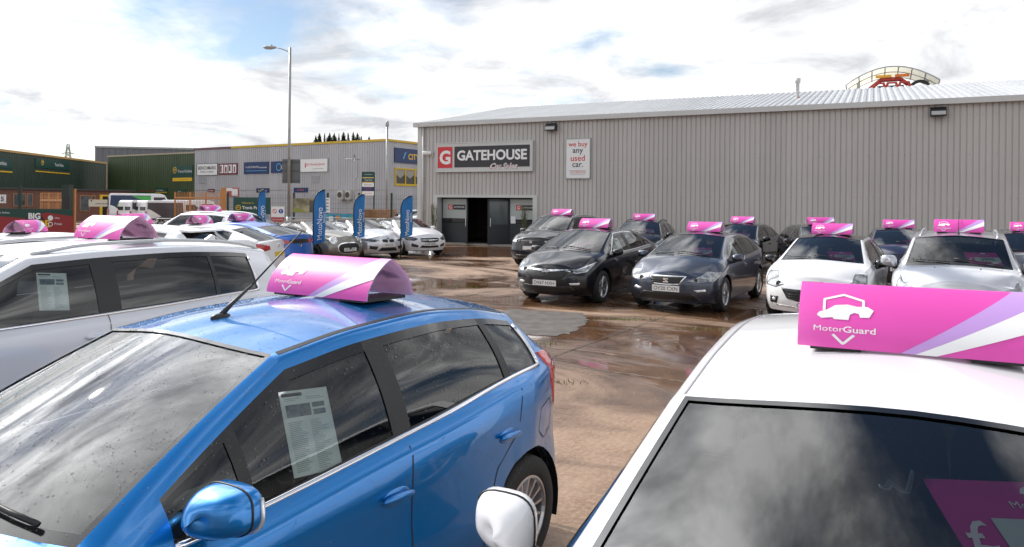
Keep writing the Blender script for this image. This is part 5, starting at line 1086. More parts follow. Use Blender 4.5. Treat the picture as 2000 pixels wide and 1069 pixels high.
for px_, d, w_, n, z0, lb in ((735, 51, 2.6, 5, 0.9, 'taller stack of sawn boards behind the fence near the totem'), (668, 51, 3.0, 2, 1.0, 'low stack of sawn boards behind the fence'), (714, 51.5, 1.4, 4, 0.95, 'middle stack of sawn boards behind the second flag from the right')):
    o = thing('timber_stack', lb, 'timber', (*q(px_, d), 0), -0.05, 'timber stacks behind the fence')
    for x in (-w_ * 0.4, w_ * 0.4): MB().box(x - 0.06, x + 0.06, -0.5, 0.5, 0, z0).build('bearer', WOOD, o)
    for k in range(n): MB().box(-w_ / 2 + random.uniform(-.08, .08), w_ / 2 + random.uniform(-.08, .08), -0.5, 0.5, z0 + k * 0.13, z0 + k * 0.13 + 0.10).build('board', SW, o)
bar_me = MB(); bar_me.tube([(0, 0, 0), (0, 0, 0.98), (0.06, 0, 1.08), (0.16, 0, 1.12), (2.04, 0, 1.12), (2.14, 0, 1.08), (2.2, 0, 0.98), (2.2, 0, 0)], 0.021, 8); bar_me.tube([(0, 0, 0.25), (2.2, 0, 0.25)], 0.018, 6); bar_me = bar_me.mesh('frame', STEEL, True)
upr = MB(); [upr.tube([(x, 0, 0.25), (x, 0, 1.12)], 0.009, 5) for x in np.linspace(0.15, 2.05, 15)]; upr = upr.mesh('uprights', STEEL); ft = MB().box(-0.03, 0.03, -0.3, 0.3, 0.0, 0.03).mesh('foot', STEEL)
for i, lb in enumerate(('crowd barrier behind the dark soft-top car', 'crowd barrier between the two middle flags', 'crowd barrier behind the silver convertible roof', 'crowd barrier nearest the shed corner', 'crowd barrier at the left of the white safety board')):
    x0_, x1_ = ((628, 41), (683, 40.5), (735, 40), (782, 39.5), (556, 41.3))[i], None; p = q(*x0_); o = thing('crowd_barrier', lb, 'barrier', (p[0], p[1], 0), -0.12 + 0.04 * i, 'crowd barriers in front of the fence')
    link('frame', bar_me, o); link('uprights', upr, o)
    for x in (0.3, 1.9): link('foot', ft, o, Matrix.Translation((x, 0, 0)))
p = q(222, 26); o = thing('crowd_barrier', 'crowd barrier standing before the two parked white vans', 'barrier', (*q(303, 36), 0), 0.1, 'crowd barriers in front of the fence'); link('frame', bar_me, o); link('uprights', upr, o); [link('foot', ft, o, Matrix.Translation((x, 0, 0))) for x in (0.3, 1.9)]
# rough grass at the left and weeds in the ground joints
GR = mat('rough_grass', (0.085, 0.15, 0.025), 0.8, noise=(1.5, 0.5)); gm = MB()
for k in range(9000):
    x, y = rng.uniform(-23, -16.2), rng.uniform(25.5, 29.5); h = rng.uniform(.2, .75); an = rng.uniform(0, 6.28); w = 0.012; dx, dy = rng.normal(0, .09), rng.normal(0, .09)
    gm.add([(x - w * math.cos(an), y - w * math.sin(an), 0), (x + w * math.cos(an), y + w * math.sin(an), 0), (x + dx, y + dy, h)], [(0, 1, 2)])
for k in range(2600):
    x, y = q(rng.uniform(720, 790), rng.uniform(39, 43)); h = rng.uniform(.2, 1.1); an = rng.uniform(0, 6.28); w = .018
    gm.add([(x - w * math.cos(an), y - w * math.sin(an), 0), (x + w * math.cos(an), y + w * math.sin(an), 0), (x + rng.normal(0, .12), y + rng.normal(0, .12), h)], [(0, 1, 2)])
gs = gm.build('rough_grass', GR); gs['kind'] = 'stuff'; gs['label'] = 'rough green grass below the fences'
wd = MB()
for cx, cy, n, sp in ((2.1, 12.9, 90, .35), (3.6, 12.0, 120, .6), (4.9, 11.6, 60, .3), (-2.4, 18.0, 120, .9), (0.35, 10.6, 50, .16), (0.6, 8.3, 40, .15), (-0.9, 17.6, 50, .3), (6.1, 11.2, 50, .3)):
    for k in range(n):
        x, y = cx + rng.normal(0, sp), cy - 0.55 * (0) + rng.normal(0, .05); an = rng.uniform(0, 6.28); w = .006; h = rng.uniform(.015, .06)
        wd.add([(x - w * math.cos(an), y - w * math.sin(an), 0), (x + w * math.cos(an), y + w * math.sin(an), 0), (x + rng.normal(0, .03), y + rng.normal(0, .03), h)], [(0, 1, 2)])
wo = wd.build('ground_weeds', GR); wo['kind'] = 'stuff'; wo['label'] = 'small green weeds along the ground joints'
# tarmac repair
TAR = mat('tarmac_repair', (0.085, 0.072, 0.064), 0.68, noise=(4, 0.5), bump=(60, 0.9)); pp = [at(990, 604, 1), at(1140, 612, 1), at(1150, 630, 1), at(1108, 652, 1), at(1060, 657, 1), at(940, 650, 1), at(900, 625, 1)]
pg = []
for i, v in enumerate(pp):
    t = 2.0 / (2.0 - v.z); pg.append((v.x * t, v.y * t))
out = []
for i, (a_, b_) in enumerate(zip(pg, pg[1:] + pg[:1])):
    for k in range(8): t = k / 8; out.append((a_[0] + (b_[0] - a_[0]) * t + rng.normal(0, .03), a_[1] + (b_[1] - a_[1]) * t + rng.normal(0, .05), 0.004))
struct(MB().add(out, [tuple(range(len(out)))]).build('tarmac_patch', TAR))
# feather flags
FB = 0.72
FBLUE = mat('flag_blue', (0.012, 0.15, 0.40), 0.6, noise=(1.2, 0.15))
def flag(px_, d, h, w, rz, label, rip):
    p = q(px_, d); o = thing('feather_flag', label, 'flag', (p[0], p[1], 0), rz, 'blue feather flags along the convertibles')
    lead = lambda t: (w * (max(0, (t - 0.68) / 0.32)) ** 2.0 * 0.95, FB + (h - FB) * (t if t < 0.68 else 0.68 + 0.32 * math.sin((t - 0.68) / 0.32 * math.pi / 2)))
    MB().tube([(0, 0, 0.0), (0, 0, FB)] + [(lead(t)[0], 0, lead(t)[1]) for t in np.linspace(0.02, 1, 18)], 0.019, 6).build('pole', BLACK, o, True)
    def cl(s_, t):
        x0_, z = lead(t); x1_ = w; z2 = z + (0.30 * w) * s_ * (1 if t < 0.05 else (1 - t) ** 1.5); x = x0_ + (x1_ - x0_) * s_
        return (x, 0.05 * math.sin(s_ * 5 + t * 6 + rip) * s_ + rip * 0.02 * math.sin(t * 9) * s_, z2)
    n, m_ = 10, 26; v = [cl(i / n, k / m_ * 0.995) for k in range(m_ + 1) for i in range(n + 1)]; MB().add(v, [(k * (n + 1) + i, k * (n + 1) + i + 1, (k + 1) * (n + 1) + i + 1, (k + 1) * (n + 1) + i) for k in range(m_) for i in range(n)]).build('cloth', FBLUE, o, True)
    inv = lambda u, v_: (lambda c_: (c_[0], c_[1] - 0.012, c_[2]))(cl(min(max(0.55 - v_ / w, 0), 1), min(max((u + 0.5 * h - FB) / (h - FB), 0), 1)))
    put_text('MotoNovo', inv, 0.06 * h, 0.0, h * 0.42, 0.22, WHITE, o, 'lettering'); put_text('FINANCE', inv, 0.14 * h, -0.13, h * 0.16, 0.06, WHITE, o, 'lettering')
    MB().box(-0.3, 0.3, -0.03, 0.03, 0, 0.03).build('base', BLACK, o); MB().box(-0.03, 0.03, -0.3, 0.3, 0.0, 0.028).build('base_cross', BLACK, o)
flag(503, 24.5, 2.40, 0.27, 0.0, 'leftmost blue MotoNovo feather flag behind the blue liftback', 0.4)
flag(612, 22.0, 2.36, 0.36, 0.0, 'blue MotoNovo feather flag before the brown soft-top car', 0.0)
flag(691, 25.3, 2.27, 0.37, 0.1, 'rippled blue MotoNovo feather flag between the brown and silver convertibles', 2.0)
flag(783, 26.3, 2.24, 0.42, 0.0, 'rightmost blue MotoNovo feather flag before the white convertible', 0.8)

# ------------------------------------------------------------------ the parked cars
A = -0.55
WHITEP = paint('white', (0.78, 0.78, 0.80)); PEARL = paint('pearl_white', (0.70, 0.71, 0.74), 0.15); BLUEM = paint('metallic_blue', (0.0, 0.185, 0.54), 0.55, 0.3); BLACKP = paint('black', (0.006, 0.006, 0.009)); GUN = paint('gunmetal_blue', (0.045, 0.055, 0.085), 0.6, 0.32)
SILVER = paint('silver', (0.52, 0.53, 0.57), 0.6, 0.32); DGREY = paint('dark_grey', (0.030, 0.030, 0.034), 0.3); NAVYP = paint('navy', (0.010, 0.012, 0.040), 0.2); MOCHA = paint('mocha', (0.22, 0.205, 0.175), 0.55, 0.32); LSILV = paint('light_silver', (0.62, 0.63, 0.66), 0.5, 0.3); IBLUE = paint('bright_blue', (0.010, 0.12, 0.52), 0.35, 0.3)
SOFT = mat('soft_top_fabric', (0.030, 0.028, 0.028), 0.9, bump=(200, 0.2)); SOFTB = mat('brown_soft_top', (0.075, 0.062, 0.055), 0.9, bump=(200, 0.2))
DRIM = mat('dark_alloy', (0.10, 0.10, 0.11), 0.35, 0.8)
MESHB = mat('grille_black', (0.010, 0.010, 0.011), 0.5, bump=(90, 0.8))

# blue hatchback in the foreground
FI = hatch('blue_hatch', H=1.515, hd=0.125, zr=1.39, zb0=0.93, zb1=1.085, ds=0.04, cr=-0.002, sc=0.014, win=[(-0.40, -0.66, 'gq'), (-0.66, -0.72, 'p'), (-0.71, -1.42, 'g1'), (-1.42, -1.535, 'p'), (-1.535, -2.31, 't1'), (-2.31, -2.37, 'p'), (-2.37, -2.67, 't2')], mir=(0.125, 0.112, 0.08), mirx=-0.31, mirz=0.12, xB=-1.48, hdz=0.15, hook=True)
c = make_car(FI, 'metallic blue wet hatchback in the foreground with a roof aerial and pink roof sign', (-1.913, 2.353), A, BLUEM, wheel='multi', stripmat=CHROME)
fin(c, -1.16, True); wiper(c, 0.55, -0.15); wiper(c, -0.15, -0.62); FIC = c
taillight(c, [('s', -2.72, 1.14), ('s', -2.80, 0.98), ('s', -2.90, 0.82), ('s', -2.98, 0.72), ('r', 0.70, 0.70), ('r', 0.64, 0.80), ('s', -3.0, 0.97), ('s', -2.86, 1.13)], 130)
lamp(c, 0.40, 0.64, 0.58, 0.60, 0.68, 0.20, 0.84); panel(c, [(0.0, 0.42), (0.5, 0.42), (0.44, 0.26), (0.0, 0.25)], MESHB, 'lower_grille'); plate(c, None, 0.5)
side_line(c, [(-2.62, 0.86), (-2.60, 0.74), (-2.70, 0.67), (-2.82, 0.70), (-2.84, 0.82), (-2.78, 0.88), (-2.62, 0.86)], 0.003, INK, 'fuel_flap_seam', False)
topper(c, -1.90, 'pink sign on the roof of the blue hatchback, sprinkled with rain')
window_sheet(c, -1.03, 1.13, 'white sales sheet in the front window of the blue hatchback', 6, 0.23, 0.32)

# white crossover in the right foreground
RC = hatch('white_crossover', W=0.90, H=1.56, wb=2.62, nose=0.84, tail=-3.45, ds=0.04, cowl=-0.10, head=-0.96, zh=0.82, zc=1.05, zb0=1.02, zb1=1.12, zrb=1.10, zr=1.46, wr=0.34, sill=0.24, mir=(0.095, 0.085, 0.078), mirx=-0.52, mirz=0.125, cs=0.22, rw=0.67, hd=0.115, win=[(-0.42, -1.44, 'g1'), (-1.44, -1.60, 'p'), (-1.60, -2.40, 't1'), (-2.40, -2.50, 'p'), (-2.50, -2.90, 't2')])
c = make_car(RC, 'white crossover at the lower right with dark windscreen and large pink roof sign', (0.60, 1.02), -0.45, WHITEP, wheel='five')
topper(c, -1.58, 'large pink sign on the roof of the white crossover at lower right', 0.94, 0.03); price_card(c, 0.26, 1.385, '16990', 'price card reading 16 thousand behind the white crossover windscreen', 0.40)
patch(c, [('f', -0.17, 1.475), ('f', -0.12, 1.44), ('f', -0.08, 1.40), ('f', 0.0, 1.40), ('f', 0.02, 1.44), ('f', 0.04, 1.475)], GLOSSB, 'sensor_housing', -0.012, 0, False, 0.05)
lamp(c, 0.44, 0.72, 0.62, 0.68, 0.77, 0.25, 0.92); panel(c, [(0.0, 0.72), (0.40, 0.72), (0.34, 0.5), (0.0, 0.48)], MESHB, 'grille'); wiper(c, 0.55, -0.1); wiper(c, -0.15, -0.62); RCC = c

# white SUV behind the blue hatchback
SU = hatch('white_suv', W=0.92, H=1.66, wb=2.64, nose=0.88, tail=-3.55, cowl=-0.12, head=-0.95, zh=0.90, zc=1.12, zb0=1.08, zb1=1.16, zrb=1.14, zr=1.56, wr=0.35, sill=0.26, rw=0.70, hook=True, win=[(-0.50, -1.36, 'g1'), (-1.36, -1.54, 'p'), (-1.54, -2.42, 't1'), (-2.42, -2.46, 'p'), (-2.46, -2.88, 't2')], mirz=0.06)
c = make_car(SU, 'white SUV with silver roof rails behind the blue hatchback', (-4.63, 5.05), A, PEARL, stripmat=CHROME, wheel='five')
roof_rails(c); topper(c, -1.98, 'pink sign on the roof of the white SUV with roof rails', 1.0, 0.0); window_sheet(c, -1.06, 1.32, 'white sales sheet in the front window of the white SUV', 6); fin(c)
lamp(c, 0.44, 0.80, 0.62, 0.76, 0.85, 0.30, 1.00); panel(c, [(0.0, 0.80), (0.42, 0.80), (0.36, 0.6), (0.0, 0.58)], MESHB, 'grille')

# black hatchback, second row
AS = hatch('black_hatch', W=0.905, H=1.485, wb=2.662, nose=0.90, tail=-3.46, cowl=-0.16, head=-1.02, zh=0.74, zc=0.99, zb0=0.96, zb1=1.07, zrb=1.08, zr=1.38, wr=0.33, rhead=-2.72, rbase=-3.22, win=[(-0.40, -0.62, 'gq'), (-0.62, -0.66, 'p'), (-0.66, -1.40, 'g1'), (-1.40, -1.56, 'p'), (-1.56, -2.30, 't1'), (-2.30, -2.38, 'p'), (-2.38, -2.74, 't2')], K=0.28)
c = make_car(AS, 'black hatchback with plate DV67 HXH and chrome grille bar', (1.122, 15.562), -0.545, BLACKP, wheel='five', stripmat=CHROME)
lamp(c, 0.42, 0.665, 0.62, 0.625, 0.70, 0.24, 0.84); panel(c, [(0.0, 0.66), (0.46, 0.68), (0.40, 0.56), (0.26, 0.50), (0.0, 0.49)], MESHB, 'grille'); panel(c, [(0.0, 0.685), (0.44, 0.70), (0.45, 0.685), (0.2, 0.660), (0.0, 0.645)], CHROME, 'grille_bar', 0.012); badge(c, 0.655, 0.062)
panel(c, [(0.0, 0.36), (0.52, 0.38), (0.60, 0.30), (0.5, 0.26), (0.0, 0.26)], BLACK, 'lower_grille', 0.006); panel(c, [(0.50, 0.44), (0.68, 0.45), (0.68, 0.41), (0.52, 0.40)], LAMPC, 'fog_light', 0.008, True); plate(c, 'DV67 HXH', 0.43)
wiper(c, 0.55, -0.1); wiper(c, -0.15, -0.6); topper(c, -1.55, 'pink sign on the roof of the black hatchback DV67 HXH'); price_card(c, 0.30, 1.16, '13690', 'price card behind the windscreen of the black hatchback DV67 HXH')
side_line(c, [(-0.45, 0.98), (-1.06, 1.375), (-1.6, 1.405), (-2.3, 1.36), (-2.78, 1.16)], 0.007, CHROME, 'chrome_line', True, 0.004)
window_sheet(c, -1.06, 1.16, 'sales sheet in the front side window of the black hatchback', 4)

# gunmetal hatchback
LE = hatch('gunmetal_hatch', W=0.90, H=1.455, wb=2.636, nose=0.86, tail=-3.42, cowl=-0.14, head=-1.04, zh=0.71, zc=0.97, zb0=0.94, zb1=1.04, zrb=1.04, zr=1.36, wr=0.325, rhead=-2.80, rbase=-3.20, win=[(-0.42, -1.40, 'g1'), (-1.40, -1.56, 'p'), (-1.56, -2.42, 't1'), (-2.42, -2.50, 'p'), (-2.50, -2.70, 't2')], K=0.27)
c = make_car(LE, 'dark gunmetal hatchback with plate OY20 CXN', (3.313, 14.503), -0.552, GUN, wheel='five')
headlight(c, [('f', 0.38, 0.60), ('f', 0.56, 0.575), ('s', 0.50, 0.60), ('s', 0.26, 0.75), ('s', 0.40, 0.76), ('f', 0.60, 0.69)], 34); panel(c, [(0.0, 0.685), (0.36, 0.685), (0.26, 0.535), (0.0, 0.525)], CHROME, 'grille_surround', 0.006); panel(c, [(0.0, 0.67), (0.325, 0.67), (0.245, 0.55), (0.0, 0.54)], MESHB, 'grille', 0.010)
for z in (0.575, 0.61, 0.645): panel(c, [(0.0, z + 0.004), (0.29, z + 0.004), (0.28, z - 0.004), (0.0, z - 0.004)], BLACK, 'grille_bar', 0.016)
h = front_hit(c, 0, 0.605); MB().add([(h.x + 0.025, y, 0.605 + z) for y, z in ((-.05, .04), (.05, .04), (.05, .018), (-.01, .018), (.05, -.018), (.05, -.04), (-.05, -.04), (-.05, -.018), (.01, -.018), (-.05, .018))], [(0, 1, 2, 3, 9), (9, 3, 4, 8), (4, 5, 6, 7, 8)]).build('badge', CHROME, c.root)
panel(c, [(0.0, 0.38), (0.46, 0.38), (0.62, 0.25), (0.0, 0.25)], BLACK, 'lower_grille', 0.006); panel(c, [(0.50, 0.44), (0.68, 0.46), (0.70, 0.42), (0.55, 0.405)], LAMPC, 'fog_light', 0.008, True); plate(c, 'OY20 CXN', 0.455)
wiper(c, 0.55, -0.1); wiper(c, -0.15, -0.6); topper(c, -1.58, 'pink sign on the roof of the gunmetal hatchback OY20 CXN'); price_card(c, 0.32, 1.14, '16190', 'price card reading 16190 behind the gunmetal hatchback windscreen')
window_sheet(c, -1.02, 1.14, 'sales sheet in the front side window of the gunmetal hatchback', 4)

# white three-door with black roof
CO = hatch('white_three_door', W=0.87, H=1.48, wb=2.51, nose=0.84, tail=-3.14, cowl=-0.16, head=-1.0, roofmat=True, three=True, zh=0.76, zc=1.0, zb0=0.96, win=[(-0.42, -1.62, 'g1'), (-1.62, -1.76, 'p'), (-1.76, -2.50, 't1')])
c = make_car(CO, 'white three-door hatchback with black roof and mirrors, priced 11690', (5.45, 13.12), A, WHITEP, wheel='five', roofmat=GLOSSB, mirrors=GLOSSB)
headlight(c, [('f', 0.46, 0.66), ('f', 0.60, 0.60), ('s', 0.50, 0.63), ('s', 0.24, 0.86), ('s', 0.36, 0.86), ('f', 0.60, 0.74)], 34); panel(c, [(0.0, 0.57), (0.50, 0.60), (0.40, 0.43), (0.2, 0.38), (0.0, 0.37)], MESHB, 'grille'); panel(c, [(0.0, 0.58), (0.47, 0.595), (0.45, 0.555), (0.0, 0.54)], GLOSSB, 'grille_bar', 0.012); badge(c, 0.56, 0.06)
for z in (0.42, 0.46, 0.50): panel(c, [(0.0, z + 0.005), (0.38, z + 0.005), (0.37, z - 0.005), (0.0, z - 0.005)], BLACK, 'grille_bar', 0.014)
panel(c, [(0.55, 0.45), (0.70, 0.46), (0.70, 0.34), (0.58, 0.33)], BLACK, 'fog_recess', 0.005, True); panel(c, [(0.60, 0.42), (0.66, 0.42), (0.66, 0.37), (0.60, 0.37)], LAMPC, 'fog_light', 0.01, True); panel(c, [(0.0, 0.285), (0.58, 0.315), (0.58, 0.295), (0.0, 0.265)], CHROME, 'bumper_lip', 0.01); plate(c, 'CK66 VXA', 0.33)
wiper(c, 0.55, -0.1); wiper(c, -0.15, -0.6); topper(c, -1.45, 'pink sign on the black roof of the white three-door hatchback'); price_card(c, 0.32, 1.16, '11690', 'price card reading 11690 behind the white three-door windscreen', 0.42)

# silver people carrier
BE = hatch('silver_carrier', W=0.90, H=1.62, wb=2.69, nose=0.86, tail=-3.40, cowl=-0.08, head=-0.74, zh=0.86, zc=1.06, zb0=1.02, zb1=1.10, zrb=1.10, zr=1.55, wr=0.32, rhead=-3.1, rbase=-3.28, rw=0.72, hd=0.13, mir=(0.09, 0.12, 0.095), mirz=0.10, mirx=-0.26, win=[(-0.40, -1.30, 'g1'), (-1.30, -1.44, 'p'), (-1.44, -2.3, 't1'), (-2.3, -2.44, 'p'), (-2.44, -3.0, 't2')])
c = make_car(BE, 'silver people carrier with roof rails and large mirrors, priced 3995', (6.88, 11.45), A, SILVER, wheel='ten')
roof_rails(c); wiper(c, 0.6, -0.05); wiper(c, -0.1, -0.62); topper(c, -1.22, 'pink sign on the roof of the silver people carrier priced 3995', 1.0); price_card(c, 0.36, 1.24, '3995', 'price card reading 3995 behind the silver people carrier windscreen', 0.46)
fin(c, -0.86, True); lamp(c, 0.48, 0.74, 0.64, 0.68, 0.82, 0.30, 0.95); panel(c, [(0.0, 0.72), (0.4, 0.72), (0.4, 0.6), (0.0, 0.6)], MESHB, 'grille'); plate(c, None, 0.42)
for y in (0.3, -0.3): MB().ell((0, 0, 0), (0.02, 0.012, 0.01), 8, 6).build('washer_jet', BLACK, c.root, True, Matrix.Translation(c.bvh.ray_cast(Vector((0.22, y, 3)), Vector((0, 0, -1)))[0]))

# back row along the shed
def plain_front(c, pl=None, bd=True, kid=False):
    s = c.s; z = s['zh']
    lamp(c, 0.44, z - 0.09, 0.60, z - 0.13, z - 0.03, s['nose'] - 0.62, z + 0.10)
    if kid:
        for sg in (1, -1): patch(c, [('f', sg * a, b) for a, b in ((0.04, z - 0.03), (0.26, z - 0.03), (0.24, z - 0.20), (0.05, z - 0.20))], MESHB, 'kidney_grille', 0.006, 0, False)
        bars(c, z - 0.19, z - 0.04, -0.25, 0.25, 14, CHROME, 'grille_bar', 0.012, True)
    else: panel(c, [(0.0, z - 0.04), (0.38, z - 0.04), (0.34, z - 0.20), (0.0, z - 0.20)], MESHB, 'grille')
    panel(c, [(0.0, 0.40), (0.55, 0.40), (0.48, 0.27), (0.0, 0.27)], BLACK, 'lower_grille')
    if bd: badge(c, z + 0.02 if kid else z - 0.1, 0.05)
    plate(c, pl, z - 0.28); wiper(c, 0.55, -0.1); wiper(c, -0.15, -0.6)
SB = hatch('black_suv', W=0.91, H=1.64, wb=2.64, nose=0.90, tail=-3.55, zh=0.90, zc=1.10, zb0=1.06, zb1=1.14, zrb=1.12, zr=1.54, wr=0.35, sill=0.26, rw=0.70)
c = make_car(SB, 'black SUV with roof rails by the shed behind the black hatchback', (1.0, 23.9), A + 0.05, BLACKP); plain_front(c); roof_rails(c); topper(c, -1.5, 'pink sign on the black SUV nearest the showroom doors')
ES = hatch('black_estate', W=0.91, H=1.50, wb=2.81, nose=0.83, tail=-3.80, zh=0.80, zc=1.02, zb0=0.98, zb1=1.06, zrb=1.06, zr=1.42, wr=0.33, rhead=-3.3, rbase=-3.6, win=[(-0.42, -1.42, 'g1'), (-1.42, -1.58, 'p'), (-1.58, -2.4, 't1'), (-2.4, -2.5, 'p'), (-2.5, -3.2, 't2')])
c = make_car(ES, 'black estate car with twin grille facing out beside the shed wall', (4.05, 24.0), A + 0.22, BLACKP); plain_front(c, 'LD15 RZK', True, True); roof_rails(c, BLACK); topper(c, -1.5, 'pink sign on the black estate car between the two front hatchbacks'); price_card(c, 0.32, 1.18, '10990', 'price card behind the black estate car windscreen')
c = make_car(LE, 'black hatchback half hidden behind the gunmetal hatchback', (6.75, 22.9), A, BLACKP, mirrors=BLACKP); plain_front(c); topper(c, -1.5, 'pink sign on the black hatchback half hidden behind the gunmetal one'); price_card(c, 0.32, 1.14, '8990', 'price card behind the windscreen of the half hidden black hatchback')
c = make_car(ES, 'black estate car directly behind the white three-door hatchback', (8.55, 19.9), A + 0.35, BLACKP); plain_front(c); topper(c, -1.4, 'pink sign on the black estate directly behind the white three-door')
UP = hatch('navy_small_hatch', W=0.84, H=1.48, wb=2.42, nose=0.70, tail=-2.98, zh=0.82, zc=1.02, zb0=0.98, win=[(-0.42, -1.40, 'g1'), (-1.40, -1.54, 'p'), (-1.54, -2.4, 't1')])
c = make_car(UP, 'navy small hatchback with round badge and plate EN64 by the shed', (9.55, 18.2), A + 0.12, NAVYP); badge(c, 0.72, 0.075)
headlight(c, [('f', 0.42, 0.74), ('f', 0.48, 0.64), ('f', 0.62, 0.62), ('s', 0.38, 0.68), ('s', 0.22, 0.84), ('s', 0.36, 0.84), ('f', 0.58, 0.79)], 32, True); panel(c, [(0.0, 0.44), (0.60, 0.42), (0.55, 0.26), (0.0, 0.25)], BLACK, 'lower_grille'); plate(c, 'EN64 UXB', 0.53); wiper(c, 0.55, -0.1); topper(c, -1.3, 'pink sign on the navy small hatchback by the shed'); price_card(c, 0.30, 1.16, '9190', 'price card reading 9190 behind the navy small hatchback windscreen')
c = make_car(AS, 'dark hatchback hidden behind the silver people carrier', (11.3, 16.1), A, DGREY); plain_front(c); topper(c, -1.4, 'pink sign just showing behind the silver people carrier roof')
c = make_car(LE, 'dark car with red tail light cut by the right edge', (14.55, 21.2), A + 3.0, DGREY); taillight(c, [('s', -3.0, 0.98), ('s', -3.1, 0.84), ('r', 0.62, 0.82), ('r', 0.50, 0.84), ('r', 0.50, 0.94), ('r', 0.62, 0.98)], 140)

# left rows, tails towards the camera
B = -2.12
def tail(c, pl=None):
    s = c.s; z = s['zrb']; xt = s['tail']
    taillight(c, [('s', xt + 0.30, z - 0.05), ('s', xt + 0.26, z - 0.20), ('r', 0.64, z - 0.24), ('r', 0.44, z - 0.20), ('r', 0.44, z - 0.11), ('r', 0.62, z - 0.07)], 142)
    plate(c, pl, z - 0.32, -1, True); badge(c, z - 0.12, 0.05, None, -1)
H4 = hatch('low_white_hatch', H=1.50)
c = make_car(H4, 'white hatchback at the left edge of which only the roof shows', (-9.0, 11.3), -1.45, WHITEP); topper(c, -1.5, 'small pink sign at the left edge on a white roof', 0.92); tail(c)
H5 = hatch('white_spoiler_hatch', W=0.90, H=1.55, wb=2.64, nose=0.86, tail=-3.40, zh=0.80, zc=1.04, zb0=1.02, zb1=1.16, zrb=1.10, zr=1.45, rhead=-2.85, rbase=-3.20, wr=0.33)
c = make_car(H5, 'white hatchback with a roof spoiler behind the white SUV', (-8.75, 14.6), -1.75, WHITEP); tail(c); s = c.s
hsp = c.bvh.ray_cast(Vector((s['rhead'] - 0.06, 0, 3)), Vector((0, 0, -1)))[0]; MB().prism([(0.12, 0.012), (-0.10, -0.012), (-0.12, -0.04), (0.1, -0.03)], -0.52, 0.52).build('roof_spoiler', WHITEP, c.root, False, Matrix.Translation(hsp)); topper(c, -1.45, 'pink sign beyond the roof of the white hatchback with a spoiler')
H6 = hatch('white_coupe_hatch', W=0.89, H=1.44, wb=2.60, nose=0.88, tail=-3.42, zb0=0.96, zb1=1.08, zrb=1.02, zr=1.34, rhead=-2.35, rbase=-3.15, wr=0.33, win=[(-0.42, -1.40, 'g1'), (-1.40, -1.54, 'p'), (-1.54, -2.45, 't1')])
c = make_car(H6, 'white fastback with sloping rear window left of the blue liftback', (-9.2, 18.9), -1.65, WHITEP); tail(c); topper(c, -1.3, 'narrow pink sign on the white fastback roof', 1.0)
IO = hatch('blue_liftback', W=0.91, H=1.45, wb=2.70, nose=0.88, tail=-3.60, zb0=0.97, zb1=1.08, zrb=1.07, zr=1.33, rhead=-2.45, rbase=-3.35, wr=0.33, win=[(-0.44, -1.42, 'g1'), (-1.42, -1.56, 'p'), (-1.56, -2.30, 't1'), (-2.30, -2.36, 'p'), (-2.36, -2.75, 't2')])
c = make_car(IO, 'bright blue liftback with red tail lights seen from behind', (-9.15, 22.0), -1.97, IBLUE, stripmat=CHROME); topper(c, -1.45, 'pink sign on the bright blue liftback roof', 1.0)
taillight(c, [('s', -3.24, 1.0), ('s', -3.1, 0.86), ('r', 0.66, 0.82), ('r', 0.40, 0.86), ('r', 0.40, 0.92), ('r', 0.62, 0.98)], 142); panel_r = patch(c, mirror_f([('r', 0.0, 0.97), ('r', 0.40, 0.95), ('r', 0.40, 0.86), ('r', 0.0, 0.84)]), GLOSSB, 'tail_panel', 0.006, 180, False); badge(c, 0.80, 0.05, None, -1)
c = make_car(SU, 'silver estate with roof rails behind the blue liftback', (-11.4, 25.2), -2.0, LSILV, stripmat=CHROME); roof_rails(c); tail(c); topper(c, -1.55, 'pink sign on the silver car behind the blue liftback', 1.0)
c = make_car(AS, 'black hatchback nose between the blue liftback and the brown convertible', (-7.75, 24.2), 0.95, BLACKP); plain_front(c)

# the three soft-tops by the shed corner
def cab(id, **k): return hatch(id, cabrio=True, roofmat=True, three=True, **k)
MI = cab('brown_soft_top', W=0.87, H=1.41, wb=2.495, nose=0.80, tail=-3.07, zh=0.80, zc=1.0, zb0=0.97, zb1=1.0, zrb=0.98, zr=1.30, rhead=-2.15, rbase=-2.60, soft=-1.0, cowl=-0.25, head=-0.95, wr=0.31, win=[(-0.5, -1.5, 'g1'), (-1.5, -1.56, 'p'), (-1.56, -2.0, 'g2')])
c = make_car(MI, 'brown-grey soft-top small car with round headlights and oval grille', (-6.0, 25.1), 0.95, MOCHA, roofmat=SOFTB, wheel='ten', rim=DRIM)
for sg in (1, -1):
    h, n, _, _ = c.bvh.ray_cast(Vector((4, sg * 0.56, 0.74)), Vector((-1, 0, 0))); M = Matrix.Translation(h + n * 0.0) @ (Vector((0.85, sg * 0.35, 0.35))).to_track_quat('Y', 'Z').to_matrix().to_4x4()
    hl_ = MB().lathe([(0.0, 0.025), (0.08, 0.02), (0.11, 0.005), (0.115, 0.02), (0.135, 0.012), (0.14, -0.04)], 28).build('headlight', CHROME, c.root, True, M); MB().lathe([(0.0, 0.035), (0.06, 0.03), (0.085, 0.022)], 20).build('lens', LAMPC, hl_, True)
ov = lambda rx_, rz_, cz: [('f', rx_ * math.copysign(abs(math.cos(t)) ** 0.6, math.cos(t)), cz + rz_ * math.copysign(abs(math.sin(t)) ** 0.7, math.sin(t))) for t in np.linspace(0, 2 * math.pi, 28, endpoint=False)]
patch(c, ov(0.47, 0.19, 0.48), CHROME, 'grille_surround', 0.006, 0, False); patch(c, ov(0.435, 0.16, 0.48), MESHB, 'grille', 0.012, 0, False); plate(c, 'KP18 EEZ', 0.43)
